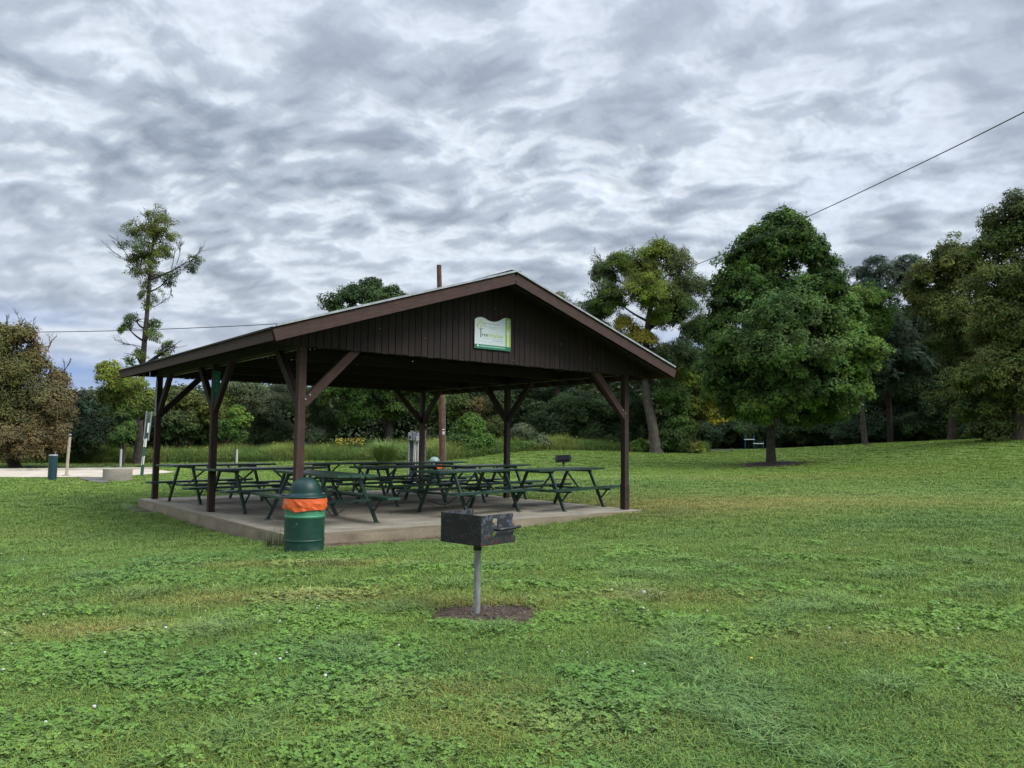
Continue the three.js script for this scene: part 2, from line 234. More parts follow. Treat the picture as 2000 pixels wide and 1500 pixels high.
function cloverPatch(seed, n, rad) {
  const r = rng(seed), s = soup();
  for (let i = 0; i < n; i++) {
    const a = r() * 6.283, q = Math.sqrt(r()) * rad, c = V(Math.cos(a) * q, 0.018 + 0.034 * r(), Math.sin(a) * q), t0 = r() * 6.283, sz = 0.0075 + 0.0045 * r(), f = 0.7 + 0.6 * r(), k = [f * 0.9, f, f * (0.9 + 0.3 * r())], tx = (r() - 0.5) * 0.9, tz = (r() - 0.5) * 0.9;
    for (let l = 0; l < 3; l++) { const b = t0 + l * 2.094, e = V(Math.cos(b), 0, Math.sin(b)), n2 = V(-e.z, 0, e.x); const pt = (u, w) => { const x = e.x * u + n2.x * w, z = e.z * u + n2.z * w; return V(c.x + x, c.y + x * tx + z * tz - Math.abs(w) * 0.25 * -1, c.z + z); };
      const o = pt(0, 0), l1 = pt(sz * 0.8, sz * 0.75), l2 = pt(sz * 1.6, sz * 0.55), tp = pt(sz * 1.55, 0), r1 = pt(sz * 0.8, -sz * 0.75), r2 = pt(sz * 1.6, -sz * 0.55);
      s.tri(o, l1, tp, k); s.tri(l1, l2, tp, k); s.tri(o, tp, r1, k); s.tri(r1, tp, r2, k); }
  } return s.build();
}
const dummy = new THREE.Object3D(), tint = new THREE.Color();
function scatter(name, geo, mat, items, label, category) {
  const m = new THREE.InstancedMesh(geo, mat, items.length); m.name = numbered(name);
  items.forEach((it, i) => { dummy.position.set(it.x, it.y, it.z); if (it.q) dummy.quaternion.copy(it.q); else dummy.rotation.set(it.rx ?? 0, it.ry ?? 0, it.rz ?? 0); dummy.scale.set(it.s, (it.sy ?? it.s), it.s); dummy.updateMatrix(); m.setMatrixAt(i, dummy.matrix); m.setColorAt(i, tint.setRGB(it.c[0], it.c[1], it.c[2])); });
  m.userData.kind = 'stuff'; if (label) tag(m, label, category); return m;
}
{
  const r = rng(21), fine = [[], [], []], clover = [[], []], long = [[], []], flowers = [];
  const noGrass = (x, z) => { const [u, v] = toUV(x, z); if (u > -0.03 && u < SL + 0.03 && v > -0.03 && v < SW + 0.03) return true; return bare(x, z) || inPoly(court, x, z) || inPoly(path, x, z); };
  const bands = [[2.6, 7, 0.062, 1], [7, 12, 0.095, 1.15], [12, 20, 0.15, 1.5], [20, 34, 0.26, 2.1], [34, 54, 0.42, 2.8]];
  for (const [d0, d1, st, sc] of bands) {
    for (let z = -d1; z < -d0 * 0.7; z += st) { const half = Math.max(2.2, -z * 0.74 + 0.8); for (let x = -half; x < half; x += st) {
      const xx = x + (r() - 0.5) * st * 1.3, zz = z + (r() - 0.5) * st * 1.3, d = Math.hypot(xx, zz); if (d < d0 || d >= d1 || noGrass(xx, zz)) continue; if (d > edgeAt(pxOf(xx, zz)) + 0.6) continue;
      const c = turf(xx, zz), y = hgt(xx, zz) - 0.004, left = ss(2.5, -1.5, xx + 0.25 * zz + 1.5);
      const cl = fbm(xx * 0.9 + 60, zz * 0.9 + 4, 3) + 0.34 * ss(8.5, 4, d) * (left - 0.30) - 0.05;
      if (d < 12 && r() < ss(12, 8.5, d) * 0.68 * ss(-0.10, 0.34, cl)) { clover[r() < 0.5 ? 0 : 1].push({ x: xx, y, z: zz, ry: r() * 6.28, s: (0.9 + 0.4 * r()) * Math.min(sc, 1.3), c: [c[0] * 0.92, c[1] * 0.94, c[2] * 0.9] }); if (r() < 0.018) flowers.push({ x: xx + 0.03, y: y + 0.06, z: zz, ry: 0, s: 0.7 + 0.5 * r(), c: [0.62, 0.60, 0.52] }); if (r() < 0.4) continue; }
      const lg = fbm(xx * 1.3 + 5, zz * 1.3 + 44, 3) + 0.10 * ss(0, 5, xx) * ss(11, 5, d);
      const it = { x: xx, y, z: zz, ry: r() * 6.28, s: sc * (0.8 + 0.4 * r()), sy: Math.min(sc, 1.5) * (0.7 + 0.5 * r()) * (d > 20 ? 0.75 : d > 11 ? 0.8 : 1), c };
      if (lg > 0.26 + 0.25 * ss(8, 13, d) && d < 14) long[r() < 0.5 ? 0 : 1].push({ ...it, sy: it.sy * 0.95, c: [c[0] * 0.98 + 0.008, c[1] * 1.02 + 0.01, c[2] * 1.12 + 0.012] });
      else fine[Math.floor(r() * 3)].push(it);
    } }
  }
  for (let i = 0; i < 150; i++) { const d = 5 + 9 * r(), x = (r() - 0.5) * 1.3 * d, z = -d; if (!noGrass(x, z)) flowers.push({ x, y: hgt(x, z) + 0.045, z, ry: 0, s: 0.55 + 0.4 * r(), c: [0.6, 0.58, 0.5] }); }
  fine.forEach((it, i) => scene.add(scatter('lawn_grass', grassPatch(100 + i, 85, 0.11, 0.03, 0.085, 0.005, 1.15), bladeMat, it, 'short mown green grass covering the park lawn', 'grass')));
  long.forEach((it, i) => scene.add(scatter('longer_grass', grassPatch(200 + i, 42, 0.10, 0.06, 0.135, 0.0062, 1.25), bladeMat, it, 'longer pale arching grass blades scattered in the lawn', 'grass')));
  clover.forEach((it, i) => scene.add(scatter('clover', cloverPatch(300 + i, 64, 0.10), bladeMat, it, 'low round clover leaves growing among the lawn grass', 'clover')));
  const fl = new THREE.IcosahedronGeometry(0.0095, 1); fl.setAttribute('color', new THREE.Float32BufferAttribute(new Float32Array(fl.attributes.position.count * 3).fill(1), 3));
  scene.add(scatter('clover_flowers', fl, bladeMat, flowers, 'tiny white clover flower heads dotted over the lawn', 'flowers'));
}

// ---------- soil, court, path ----------
{
  const sm = tex(512, (u, v) => { const a = fbm(u * 8, v * 8, 5, 8), b = fbm(u * 60, v * 60, 3, 60); const k = 165 + a * 120 + b * 90; return [k + 6, k - 4, k - 16]; });
  const sb = tex(512, (u, v) => g3(128 + 200 * fbm(u * 20, v * 20, 4, 20)), 1, false);
  M.soil = std({ color: L(0.115, 0.082, 0.052), map: sm, bumpMap: sb, bumpScale: 0.02, roughness: 1 }); M.mulch = std({ color: L(0.06, 0.036, 0.026), map: sm, bumpMap: sb, bumpScale: 0.03, roughness: 1 });
  const disc = (cx, cz, rx, rz, mat, name, label, bump, bumpR) => {
    const pos = [], uv = [], idx = [], nr = 14, na = 40; for (let i = 0; i <= nr; i++) for (let j = 0; j <= na; j++) { const a = j / na * 6.2832, q = i / nr * 1.12 * (1 + 0.22 * fbm(Math.cos(a) * 1.5 + cx + 40, Math.sin(a) * 1.5 + 40, 3)), x = cx + Math.cos(a) * rx * q, z = cz + Math.sin(a) * rz * q, t = i / nr; pos.push(x, hgt(x, z) + (0.012 + bump * (1 - t * t)) * (1 - t ** 6) - 0.012 * t ** 6 + bumpR * fbm(x * 9, z * 9, 3) * (1 - t), z); uv.push(x * 1.3, z * 1.3); }
    for (let i = 0; i < nr; i++) for (let j = 0; j < na; j++) { const a = i * (na + 1) + j; idx.push(a, a + 1, a + na + 1, a + 1, a + na + 2, a + na + 1); }
    const g = new THREE.BufferGeometry(); g.setAttribute('position', new THREE.Float32BufferAttribute(pos, 3)); g.setAttribute('uv', new THREE.Float32BufferAttribute(uv, 2)); g.setIndex(idx); g.computeVertexNormals(); struct(name, g, mat, label);
  };
  disc(SOIL[0][0], SOIL[0][1], SOIL[0][2], SOIL[0][3], M.soil, 'soil_patch', 'worn bare soil around the foot of the near grill', 0.012, 0.03);
  disc(SOIL[1][0], SOIL[1][1], 0.55, 0.5, M.soil, 'soil_patch', 'bare soil around the foot of the far grill', 0.01, 0.02);
  disc(SOIL[2][0], SOIL[2][1], SOIL[2][2], SOIL[2][3], M.mulch, 'mulch_ring', 'dark mulch ring around the maple trunk', 0.09, 0.05);
  // clods, chips and dead grass on the soil and mulch
  const r = rng(77), cl = [], cg = new THREE.DodecahedronGeometry(0.012, 0); cg.setAttribute('color', new THREE.Float32BufferAttribute(new Float32Array(cg.attributes.position.count * 3).fill(1), 3));
  for (const [n, k, spread, s] of [[260, 0, 1, 1], [60, 1, 1, 2], [260, 2, 1, 3]]) for (let i = 0; i < n; i++) { const a = r() * 6.28, q = Math.sqrt(r()), x = SOIL[k][0] + Math.cos(a) * q * SOIL[k][2], z = SOIL[k][1] + Math.sin(a) * q * SOIL[k][3], c = 0.03 + 0.09 * r(); cl.push({ x, y: hgt(x, z) + 0.015 + (k === 2 ? 0.06 * (1 - q) : 0.01 * (1 - q)), z, rx: r() * 3, ry: r() * 3, s: s * (0.4 + 0.9 * r()), c: [c * 1.2, c * 0.9, c * 0.68] }); }
  for (let i = 0; i < 700; i++) { const v = 0.3 + 3.9 * r(), u = -0.45 * r(), p = K(u, v); if (!soilStrip(p.x, p.z)) continue; const c = 0.06 + 0.16 * r(); cl.push({ x: p.x, y: hgt(p.x, p.z) + 0.004, z: p.z, rx: r() * 3, ry: r() * 3, s: 0.3 + 1.3 * r() ** 3, c: [c * 1.15, c * 0.95, c * 0.75] }); }
  scene.add(scatter('soil_crumbs', cg, std({ color: 0xffffff, roughness: 1 }), cl, 'loose soil crumbs and bark chips on the bare patches', 'soil'));
  // strip of brown soil along the front of the slab
  const pos = [], uv = [], idx = []; const n = 60, m2 = 8; for (let i = 0; i <= n; i++) for (let j = 0; j <= m2; j++) { const v = 0.1 + 4.4 * i / n, u = -0.62 * j / m2 + 0.02, p = K(u, v), ok = soilStrip(p.x, p.z) || j === 0; pos.push(p.x, hgt(p.x, p.z) + (ok ? 0.014 + 0.03 * (1 - j / m2) * (1 - j / m2) + 0.012 * fbm(p.x * 8, p.z * 8, 3) : -0.03), p.z); uv.push(v, u); }
  for (let i = 0; i < n; i++) for (let j = 0; j < m2; j++) { const a = i * (m2 + 1) + j; idx.push(a, a + 1, a + m2 + 1, a + 1, a + m2 + 2, a + m2 + 1); }
  const g = new THREE.BufferGeometry(); g.setAttribute('position', new THREE.Float32BufferAttribute(pos, 3)); g.setAttribute('uv', new THREE.Float32BufferAttribute(uv, 2)); g.setIndex(idx); g.computeVertexNormals();
  struct('soil_strip', g, std({ color: L(0.20, 0.14, 0.10), map: sm, bumpMap: sb, bumpScale: 0.02, roughness: 1 }), 'worn brown soil along the front edge of the concrete slab');
}
{
  const flat = (k) => () => k; const cy = hgt(court[1].x, court[1].z);
  const lift = (e) => (x, z) => hgt(x, z) + e;
  // court: grid clipped to the polygon so that it follows the ground
  const box = court.reduce((b, p) => [Math.min(b[0], p.x), Math.max(b[1], p.x), Math.min(b[2], p.z), Math.max(b[3], p.z)], [1e9, -1e9, 1e9, -1e9]);
  const sandMap = tex(512, (u, v) => { const k = 222 + 50 * fbm(u * 6, v * 6, 5, 6); return [k, k - 4, k - 12]; });
  const sand = std({ color: L(0.62, 0.55, 0.46), map: sandMap, roughness: 0.95 }); sandMap.repeat.set(0.2, 0.2);
  sheet(court, lift(0.05), 1, sand, 'court', 'pale sandy paved court at the left');
  sheet(path, lift(0.045), 1, std({ color: L(0.16, 0.16, 0.165), map: concMap, roughness: 0.95 }), 'path', 'short grey asphalt path beside the concrete ring');
  const kerb = std({ color: L(0.68, 0.66, 0.62), map: concMap, roughness: 0.9 });
  const far = [P(300, 919.5, 37), P(-700, 919.5, 37.5)].map((p) => V(p.x, hgt(p.x, p.z) + 0.06, p.z));
  struct('kerb', [bar(far[0], far[1], 0.5, 0.13, V(0, 1, 0), 0.02)], kerb, 'pale kerb along the far side of the court');
  const far2 = far.map((p) => V(p.x * 1.09, p.y + 0.02, p.z * 1.09)), far3 = far.map((p) => V(p.x * 1.16, p.y + 0.02, p.z * 1.16));
  const rd = new THREE.BufferGeometry(); rd.setAttribute('position', new THREE.Float32BufferAttribute([...far2[0].toArray(), ...far2[1].toArray(), ...far3[1].toArray(), ...far2[0].toArray(), ...far3[1].toArray(), ...far3[0].toArray()], 3)); rd.setAttribute('uv', new THREE.Float32BufferAttribute([0, 0, 20, 0, 20, 2, 0, 0, 20, 2, 0, 2], 2)); rd.computeVertexNormals();
  struct('road', rd, std({ color: L(0.12, 0.12, 0.12), map: concMap, roughness: 0.95, side: THREE.DoubleSide }), 'narrow grey drive behind the court');
}

// ---------- concrete slab ----------
{
  const nu = 90, nv = 80, rows = [[0, 0.008], [0.012, 0], [0.10, 0.005], [0.20, 0.0], [0.5, -0.02]];
  const g = new THREE.BoxGeometry(SL, 0.6, SW, 100, 12, 90), p = g.attributes.position, uv = g.attributes.uv;
  for (let i = 0; i < p.count; i++) {
    let x = p.getX(i), y = p.getY(i), z = p.getZ(i); const ex = Math.abs(Math.abs(x) - SL / 2) < 1e-4, ez = Math.abs(Math.abs(z) - SW / 2) < 1e-4, top = y > 0.299; const u0 = x + SL / 2, v0 = z + SW / 2;
    const n = fbm((x + z) * 2.2 + 30, y * 5 + 30, 4);
    if (ex) x += Math.sign(x) * (top ? -0.012 + 0.014 * n : 0.022 * n + (y < 0.2 ? 0.012 : 0)); if (ez) z += Math.sign(z) * (top ? -0.012 + 0.014 * n : 0.022 * n + (y < 0.2 ? 0.012 : 0));
    if (top && (ex || ez)) y -= 0.006 + 0.012 * Math.max(0, fbm((x + z) * 4, 3, 3));
    const w = K(x + SL / 2, z + SW / 2); p.setXYZ(i, w.x, YS - 0.3 + y, w.z);
    uv.setXY(i, Math.abs(y) < 0.2999 || !top ? (x + z) : x, top ? z : y);
  }
  g.computeVertexNormals();
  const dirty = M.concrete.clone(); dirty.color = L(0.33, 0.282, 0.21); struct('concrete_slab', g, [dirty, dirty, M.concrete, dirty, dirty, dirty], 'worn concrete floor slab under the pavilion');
}

// ---------- pavilion ----------
function planeAt(face, px, py) { // point of the vertical plane through K(face, ...) seen at a pixel
  const d = rayDir(px, py), o = K(face, 0).sub(camera.position), t = o.dot(UU) / d.dot(UU); return camera.position.clone().addScaledVector(d, t);
}

const GH = 2.80, RT = 4.36, VM = SW / 2, OV = 0.478, OU = 0.446, UB = 8.64, SLP = (RT - 2.955) / (VM + OV);
const topAt = (v) => RT - SLP * Math.abs(v - VM);
const PU = [0.30, 4.25, 8.18], PV = [0.27, SW - 0.25];
{
  const pav = thing('picnic_pavilion', 'brown open-sided wooden picnic pavilion with gabled roof on a concrete slab', 'pavilion', [0, 0, 0]);
  const W3 = (u, v, h) => K(u, v, h);
  const postGeo = (u, v, w, h0, h1) => bar(W3(u, v, h0), W3(u, v, h1), w, w, UU, 0.006);
  const uvLong = (g) => g;
  PU.forEach((u, i) => PV.forEach((v, j) => {
    const p = obj('post', postGeo(u, v, 0.118, 0, topAt(v) - 0.2), i === 0 && j === 0 ? M.postPale : M.post, pav);
    if (i === 0 && j === 1) { const s = obj('post_base', [postGeo(u, v, 0.136, 0.003, 0.52)], M.post, p); }
  }));
  // bolts on the base of the front right post
  { const p = pav.children[1]; for (const h of [0.22, 0.40]) obj('bolt', orient(new THREE.CylinderGeometry(0.012, 0.012, 0.012, 10).rotateX(Math.PI / 2), W3(0.30 - 0.073, PV[1], h), W3(0.30 - 0.078, PV[1], h)), M.black, p); }
  const brace = (u, v, du, dv, m = M.brace) => { const r = 0.88, a = W3(u + du * 0.03, v + dv * 0.03, GH - r), b = W3(u + du * (r + 0.06), v + dv * (r + 0.06), GH + 0.05); obj('brace', bar(a, b, 0.09, 0.13, V(0, 1, 0), 0.005), m, pav); };
  PU.forEach((u, i) => PV.forEach((v, j) => { if (i < 2) brace(u + 0.005, v, 1, 0, M.post); if (i > 0) brace(u - 0.005, v, -1, 0, M.post); if (i !== 1) brace(u + (i ? 0.012 : -0.012), v, 0, j ? -1 : 1, i ? M.post : M.fascia); }));
  // beams along the sides and across the ends and middle
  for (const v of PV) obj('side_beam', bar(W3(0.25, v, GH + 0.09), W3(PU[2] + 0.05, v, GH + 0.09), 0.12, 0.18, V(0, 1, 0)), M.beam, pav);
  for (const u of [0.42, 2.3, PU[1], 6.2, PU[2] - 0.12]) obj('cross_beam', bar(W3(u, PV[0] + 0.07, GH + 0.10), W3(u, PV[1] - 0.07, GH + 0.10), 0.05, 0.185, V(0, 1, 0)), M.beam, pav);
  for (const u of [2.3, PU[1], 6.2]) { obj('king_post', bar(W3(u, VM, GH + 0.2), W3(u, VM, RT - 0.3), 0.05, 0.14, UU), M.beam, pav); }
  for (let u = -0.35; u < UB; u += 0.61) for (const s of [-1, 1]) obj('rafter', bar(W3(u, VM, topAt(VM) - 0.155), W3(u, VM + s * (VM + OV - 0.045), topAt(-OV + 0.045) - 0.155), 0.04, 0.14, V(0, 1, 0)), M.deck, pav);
  // gable boards, one by one
  const r = rng(5);
  for (const [uf, dir] of [[PU[0] - 0.085, -1], [PU[2] + 0.085, 1]]) {
    const n = 68, w = (PV[1] - PV[0] + 1.40) / n;
    for (let i = 0; i < n; i++) {
      const v0 = PV[0] - 0.70 + i * w + 0.004, v1 = v0 + w - 0.008, off = (r() - 0.5) * 0.006, hb = GH - 0.005 - (r() < 0.12 ? 0.008 : 0) + (r() - 0.5) * 0.004;
      const q = (v, h, d) => W3(uf + dir * d, v, h), t0 = topAt(v0) - 0.06, t1 = topAt(v1) - 0.06, D0 = off, D1 = 0.018 + off, s = 0.004;
      const P0 = [[v0, hb], [v1, hb], [v1, t1], [v0, t0]], f = P0.map(([v, h]) => q(v + (v === v0 ? s : -s), h, D1)), m = P0.map(([v, h]) => q(v, h, D1 - 0.004)), b = P0.map(([v, h]) => q(v, h, D0));
      const pos = [], uv = []; const quad = (a, b2, c, d, ua, ub, uc, ud) => { for (const [p2, t] of [[a, ua], [b2, ub], [c, uc], [a, ua], [c, uc], [d, ud]]) { pos.push(p2.x, p2.y, p2.z); uv.push(t[0], t[1]); } };
      const k0 = i * 0.37, T = P0.map(([v, h]) => [k0 + (v - v0), h + k0]);
      quad(f[0], f[1], f[2], f[3], ...T); for (let e = 0; e < 4; e++) { const z = (e + 1) % 4; quad(m[e], m[z], f[z], f[e], T[e], T[z], T[z], T[e]); quad(b[e], b[z], m[z], m[e], T[e], T[z], T[z], T[e]); } quad(b[3], b[2], b[1], b[0], T[3], T[2], T[1], T[0]);
      const g = new THREE.BufferGeometry(); g.setAttribute('position', new THREE.Float32BufferAttribute(pos, 3)); g.setAttribute('uv', new THREE.Float32BufferAttribute(uv, 2)); g.computeVertexNormals();
      obj('gable_board', g, boards[Math.floor(r() * 5)], pav);
    }
    obj('gable_backing', (() => { const a = bar(W3(uf - dir * 0.03, PV[0] - 0.1, GH + 0.12), W3(uf - dir * 0.03, PV[1] + 0.1, GH + 0.12), 0.04, 0.2, V(0, 1, 0)); return a; })(), M.deck, pav);
  }
  // rake and eave fascia boards, with the splices the photograph shows
  const rake = (u, va, vb, lift = 0) => { const a = W3(u, va, topAt(va) - 0.115 + lift), b = W3(u, vb, topAt(vb) - 0.115 + lift); return bar(a, b, 0.034, 0.2, V(0, 1, 0), 0.004); };
  for (const u of [-OU, UB]) { obj('fascia_board', rake(u, -OV, VM), M.fascia, pav); obj('fascia_board', rake(u, SW + OV, VM), M.fascia, pav); }
  for (const v of [-OV, SW + OV]) { const h = topAt(v) - 0.105; obj('fascia_board', bar(W3(-OU + 0.02, v, h), W3(4.9, v, h - 0.004), 0.034, 0.195, V(0, 1, 0), 0.004), M.fascia, pav); obj('fascia_board', bar(W3(4.905, v, h - 0.006), W3(UB - 0.02, v, h), 0.034, 0.195, V(0, 1, 0), 0.004), M.fascia, pav); }
  // roof: deck planks under, felt shingles over, pale metal drip edge on the rakes
  for (const s of [-1, 1]) {
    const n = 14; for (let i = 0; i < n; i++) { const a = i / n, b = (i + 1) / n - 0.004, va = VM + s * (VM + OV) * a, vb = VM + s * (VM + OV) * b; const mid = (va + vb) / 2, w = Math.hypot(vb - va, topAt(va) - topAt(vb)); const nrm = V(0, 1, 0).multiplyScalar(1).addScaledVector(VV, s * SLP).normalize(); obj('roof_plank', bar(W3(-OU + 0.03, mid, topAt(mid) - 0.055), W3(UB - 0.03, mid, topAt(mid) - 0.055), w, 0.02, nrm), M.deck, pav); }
    // shingle courses, each lapping the one below, the eave edge uneven
    const nc = 30; for (let c = 0; c < nc; c++) {
      const a = (c + 1) / nc * (1 + (c === nc - 1 ? 0.006 : 0)), b = c / nc, N = 46, pos = [], uv = []; const ed = [];
      for (let i = 0; i <= N; i++) { const u = -OU - 0.035 + (UB + OU + 0.07) * i / N, wob = c > nc - 3 ? 0.016 * fbm(u * 1.7 + s * 5, c, 4) : 0.003 * Math.sin(i * 12.9), vo = VM + s * (VM + OV + 0.03) * a + s * wob, vi = VM + s * (VM + OV + 0.03) * b; ed.push([W3(u, vo, topAt(vo) - 0.030 + wob * 0.7), W3(u, vo, topAt(vo) - 0.014 + wob * 0.9), W3(u, vi, topAt(vi) - 0.024), u]); }
      for (let i = 0; i < N; i++) { const e = ed[i], f = ed[i + 1]; for (const [p, q, r2, t] of [[e[0], f[0], f[1], e[1]], [e[1], f[1], f[2], e[2]], [e[2], f[2], f[0], e[0]]]) { for (const z of [p, q, r2, p, r2, t]) pos.push(z.x, z.y, z.z); uv.push(e[3], 0, f[3], 0, f[3], 0.15, e[3], 0, f[3], 0.15, e[3], 0.15); } }
      const g = new THREE.BufferGeometry(); g.setAttribute('position', new THREE.Float32BufferAttribute(pos, 3)); g.setAttribute('uv', new THREE.Float32BufferAttribute(uv, 2)); g.computeVertexNormals(); const m = obj('shingle_course', g, M.shingle, pav); m.material.side = THREE.DoubleSide;
    }
    for (const u of [-OU - 0.032, UB + 0.032]) obj('drip_edge', bar(W3(u, VM, topAt(VM) + 0.002), W3(u, VM + s * (VM + OV * 0.95), topAt(VM + s * (VM + OV * 0.95)) + 0.002), 0.03, 0.03, V(0, 1, 0), 0.003), M.dripEdge, pav);
  }
  obj('ridge_cap', bar(W3(-OU - 0.03, VM, RT + 0.004), W3(UB + 0.03, VM, RT + 0.004), 0.2, 0.02, V(0, 1, 0)), M.shingle, pav);
  // pale nail heads and droppings on the gable boards, bolts where the near braces meet their posts
  for (const [px, py] of [[830, 661], [980, 612], [966, 603], [1096, 672], [1152, 700], [742, 642], [806, 706], [1003, 704]]) { const p = planeAt(PU[0] - 0.105, px, py); obj('nail_head', new THREE.SphereGeometry(0.011, 8, 6).scale(1, 0.7, 1).translate(p.x, p.y, p.z), M.galv, pav); }
  for (const [v, dv] of [[PV[0], 1], [PV[1], -1]]) for (const h of [0.05, 0.12]) { const p = W3(PU[0] - 0.066, v + dv * h, GH - 0.86 + h), q = W3(PU[0] - 0.074, v + dv * h, GH - 0.86 + h); obj('bolt', orient(new THREE.CylinderGeometry(0.013, 0.013, 0.014, 8).rotateX(Math.PI / 2), p, q), M.galv, pav); }
  // faint conduit under the eave beam
  obj('conduit', tube([W3(0.5, PV[0] + 0.09, GH - 0.012), W3(4.2, PV[0] + 0.09, GH - 0.014), W3(8.1, PV[0] + 0.09, GH - 0.012)], 0.011, 0.011, 6, 8), M.galv, pav);
}
// signs
{
  const uf = PU[0] - 0.085 - 0.018 - 0.022; const tl = planeAt(uf, 926.5, 628), br = planeAt(uf, 996.5, 687), bl = planeAt(uf, 926, 679);
  const toV = (p) => toUV(p.x, p.z)[1]; const v0 = toV(bl), v1 = toV(br), w = v1 - v0, y0 = (bl.y + br.y) / 2, tall = planeAt(uf, 988, 621).y - y0, hl = tl.y - y0;
  const sh = new THREE.Shape(); sh.moveTo(0, 0); sh.lineTo(w, 0); sh.lineTo(w, tall * 0.965); sh.bezierCurveTo(w * 0.93, tall * 1.02, w * 0.84, tall * 1.02, w * 0.74, tall * 0.94); sh.bezierCurveTo(w * 0.62, tall * 0.82, w * 0.45, tall * 0.80, w * 0.33, tall * 0.87); sh.bezierCurveTo(w * 0.2, tall * 0.95, w * 0.10, tall * 0.94, 0, tall * 0.84); sh.closePath();
  const g = new THREE.ExtrudeGeometry(sh, { depth: 0.012, bevelEnabled: false, curveSegments: 16 }); const uv = g.attributes.uv, p = g.attributes.position;
  for (let i = 0; i < p.count; i++) uv.setXY(i, p.getX(i) / w, p.getY(i) / tall);
  const cv = document.createElement('canvas'); cv.width = 1024; cv.height = 920; const c = cv.getContext('2d'); const X = (t) => t * 1024, Y = (t) => t * 920;
  c.fillStyle = '#cdd6d6'; c.fillRect(0, 0, 1024, 920);
  c.fillStyle = '#8fae45'; c.fillRect(X(0.845), 0, X(0.155), 920); c.fillStyle = '#7a9b48'; c.fillRect(X(0.845), 0, X(0.155), Y(0.22)); c.fillStyle = '#b9cc58'; c.fillRect(X(0.965), Y(0.3), X(0.02), Y(0.58));
  c.strokeStyle = '#d5e2c8'; c.fillStyle = '#d5e2c8'; c.lineCap = 'round'; // pale tree on the green band
  c.fillRect(X(0.898), Y(0.52), X(0.045), Y(0.38)); c.lineWidth = 14; for (const [x1, y1] of [[0.86, 0.42], [0.885, 0.34], [0.92, 0.30], [0.955, 0.34], [0.985, 0.42], [0.87, 0.5], [0.98, 0.5]]) { c.beginPath(); c.moveTo(X(0.92), Y(0.56)); c.quadraticCurveTo(X(0.92), Y(0.48), X(x1), Y(y1)); c.stroke(); }
  for (const [x, y, a] of [[0.92, 0.08, 0], [0.895, 0.13, -0.6], [0.945, 0.13, 0.6], [0.895, 0.20, -0.6], [0.945, 0.20, 0.6], [0.92, 0.26, 0]]) { c.save(); c.translate(X(x), Y(y)); c.rotate(a); c.beginPath(); c.ellipse(0, 0, 13, 34, 0, 0, 6.3); c.fill(); c.restore(); }
  c.fillStyle = '#1f7256'; c.fillRect(0, Y(0.875), 1024, Y(0.125)); c.fillStyle = '#e0efe8'; c.save(); c.translate(X(0.095), Y(0.92)); c.rotate(0.7); c.beginPath(); c.ellipse(0, 0, 34, 18, 0, 0, 6.3); c.fill(); c.restore();
  c.fillStyle = '#bfe0d2'; for (let i = 0; i < 34; i++) c.fillRect(X(0.15 + i * 0.0205), Y(0.912), X(0.011 + 0.006 * ((i * 7) % 3) / 2), Y(0.026)); // line of tiny white lettering, too small to read
  const rr = rng(3); for (let i = 0; i < 130; i++) { const a = Math.PI * (1 + rr()) * 1.0 - 0.15 + 0.3 * rr(), q = 0.07 + 0.055 * rr(); c.fillStyle = ['#b6c39a', '#a9ba86', '#c6d0ae'][i % 3]; c.beginPath(); c.ellipse(X(0.165) + Math.cos(a) * X(q * 0.98), Y(0.37) + Math.sin(a) * Y(q * 1.55), 12, 9, a, 0, 6.3); c.fill(); }
  c.strokeStyle = '#2a5a5c'; c.lineWidth = 26; c.beginPath(); c.moveTo(X(0.165), Y(0.66)); c.lineTo(X(0.165), Y(0.42)); c.stroke(); c.lineWidth = 12; c.beginPath(); c.moveTo(X(0.11), Y(0.405)); c.quadraticCurveTo(X(0.165), Y(0.46), X(0.225), Y(0.405)); c.moveTo(X(0.165), Y(0.44)); c.lineTo(X(0.17), Y(0.31)); c.stroke();
  c.fillStyle = '#33595b'; c.font = 'bold 128px sans-serif'; c.textAlign = 'left'; c.fillText('ree', X(0.192), Y(0.635), X(0.175)); c.fillStyle = '#9dbb2c'; c.font = 'bold 132px sans-serif'; c.fillText('Vitalize', X(0.368), Y(0.64), X(0.41));
  c.fillStyle = '#61706f'; c.font = '58px sans-serif'; c.fillText('Borough of Carlisle', X(0.265), Y(0.265), X(0.41));
  c.fillStyle = '#9aa7a6'; const dash = (x0, x1, y, hh) => { for (let x = x0; x < x1; x += 0.02) c.fillRect(X(x), Y(y), X(0.012 + 0.005 * rr()), Y(hh)); };
  dash(0.30, 0.66, 0.33, 0.016); dash(0.39, 0.58, 0.37, 0.016); dash(0.21, 0.78, 0.675, 0.014); c.fillStyle = '#7e8f8e'; dash(0.5, 0.78, 0.725, 0.018); c.fillStyle = '#b4bebd'; dash(0.07, 0.8, 0.785, 0.012); dash(0.4, 0.72, 0.83, 0.012);
  const t = new THREE.CanvasTexture(cv); t.colorSpace = THREE.SRGBColorSpace; t.anisotropy = 8;
  const s = thing('park_sign', 'white and green sign with wavy top reading TreeVitalize on the pavilion gable', 'sign', [0, 0, 0]);
  const m = obj('sign_panel', g, [std({ map: t, roughness: 0.5 }), std({ color: L(0.3, 0.32, 0.3), roughness: 0.5 })], s);
  const bas = new THREE.Matrix4().makeBasis(VV, V(0, 1, 0), UU.clone().negate()); const o = K(uf, v0); o.y = y0; bas.setPosition(o); m.applyMatrix4(bas);
}
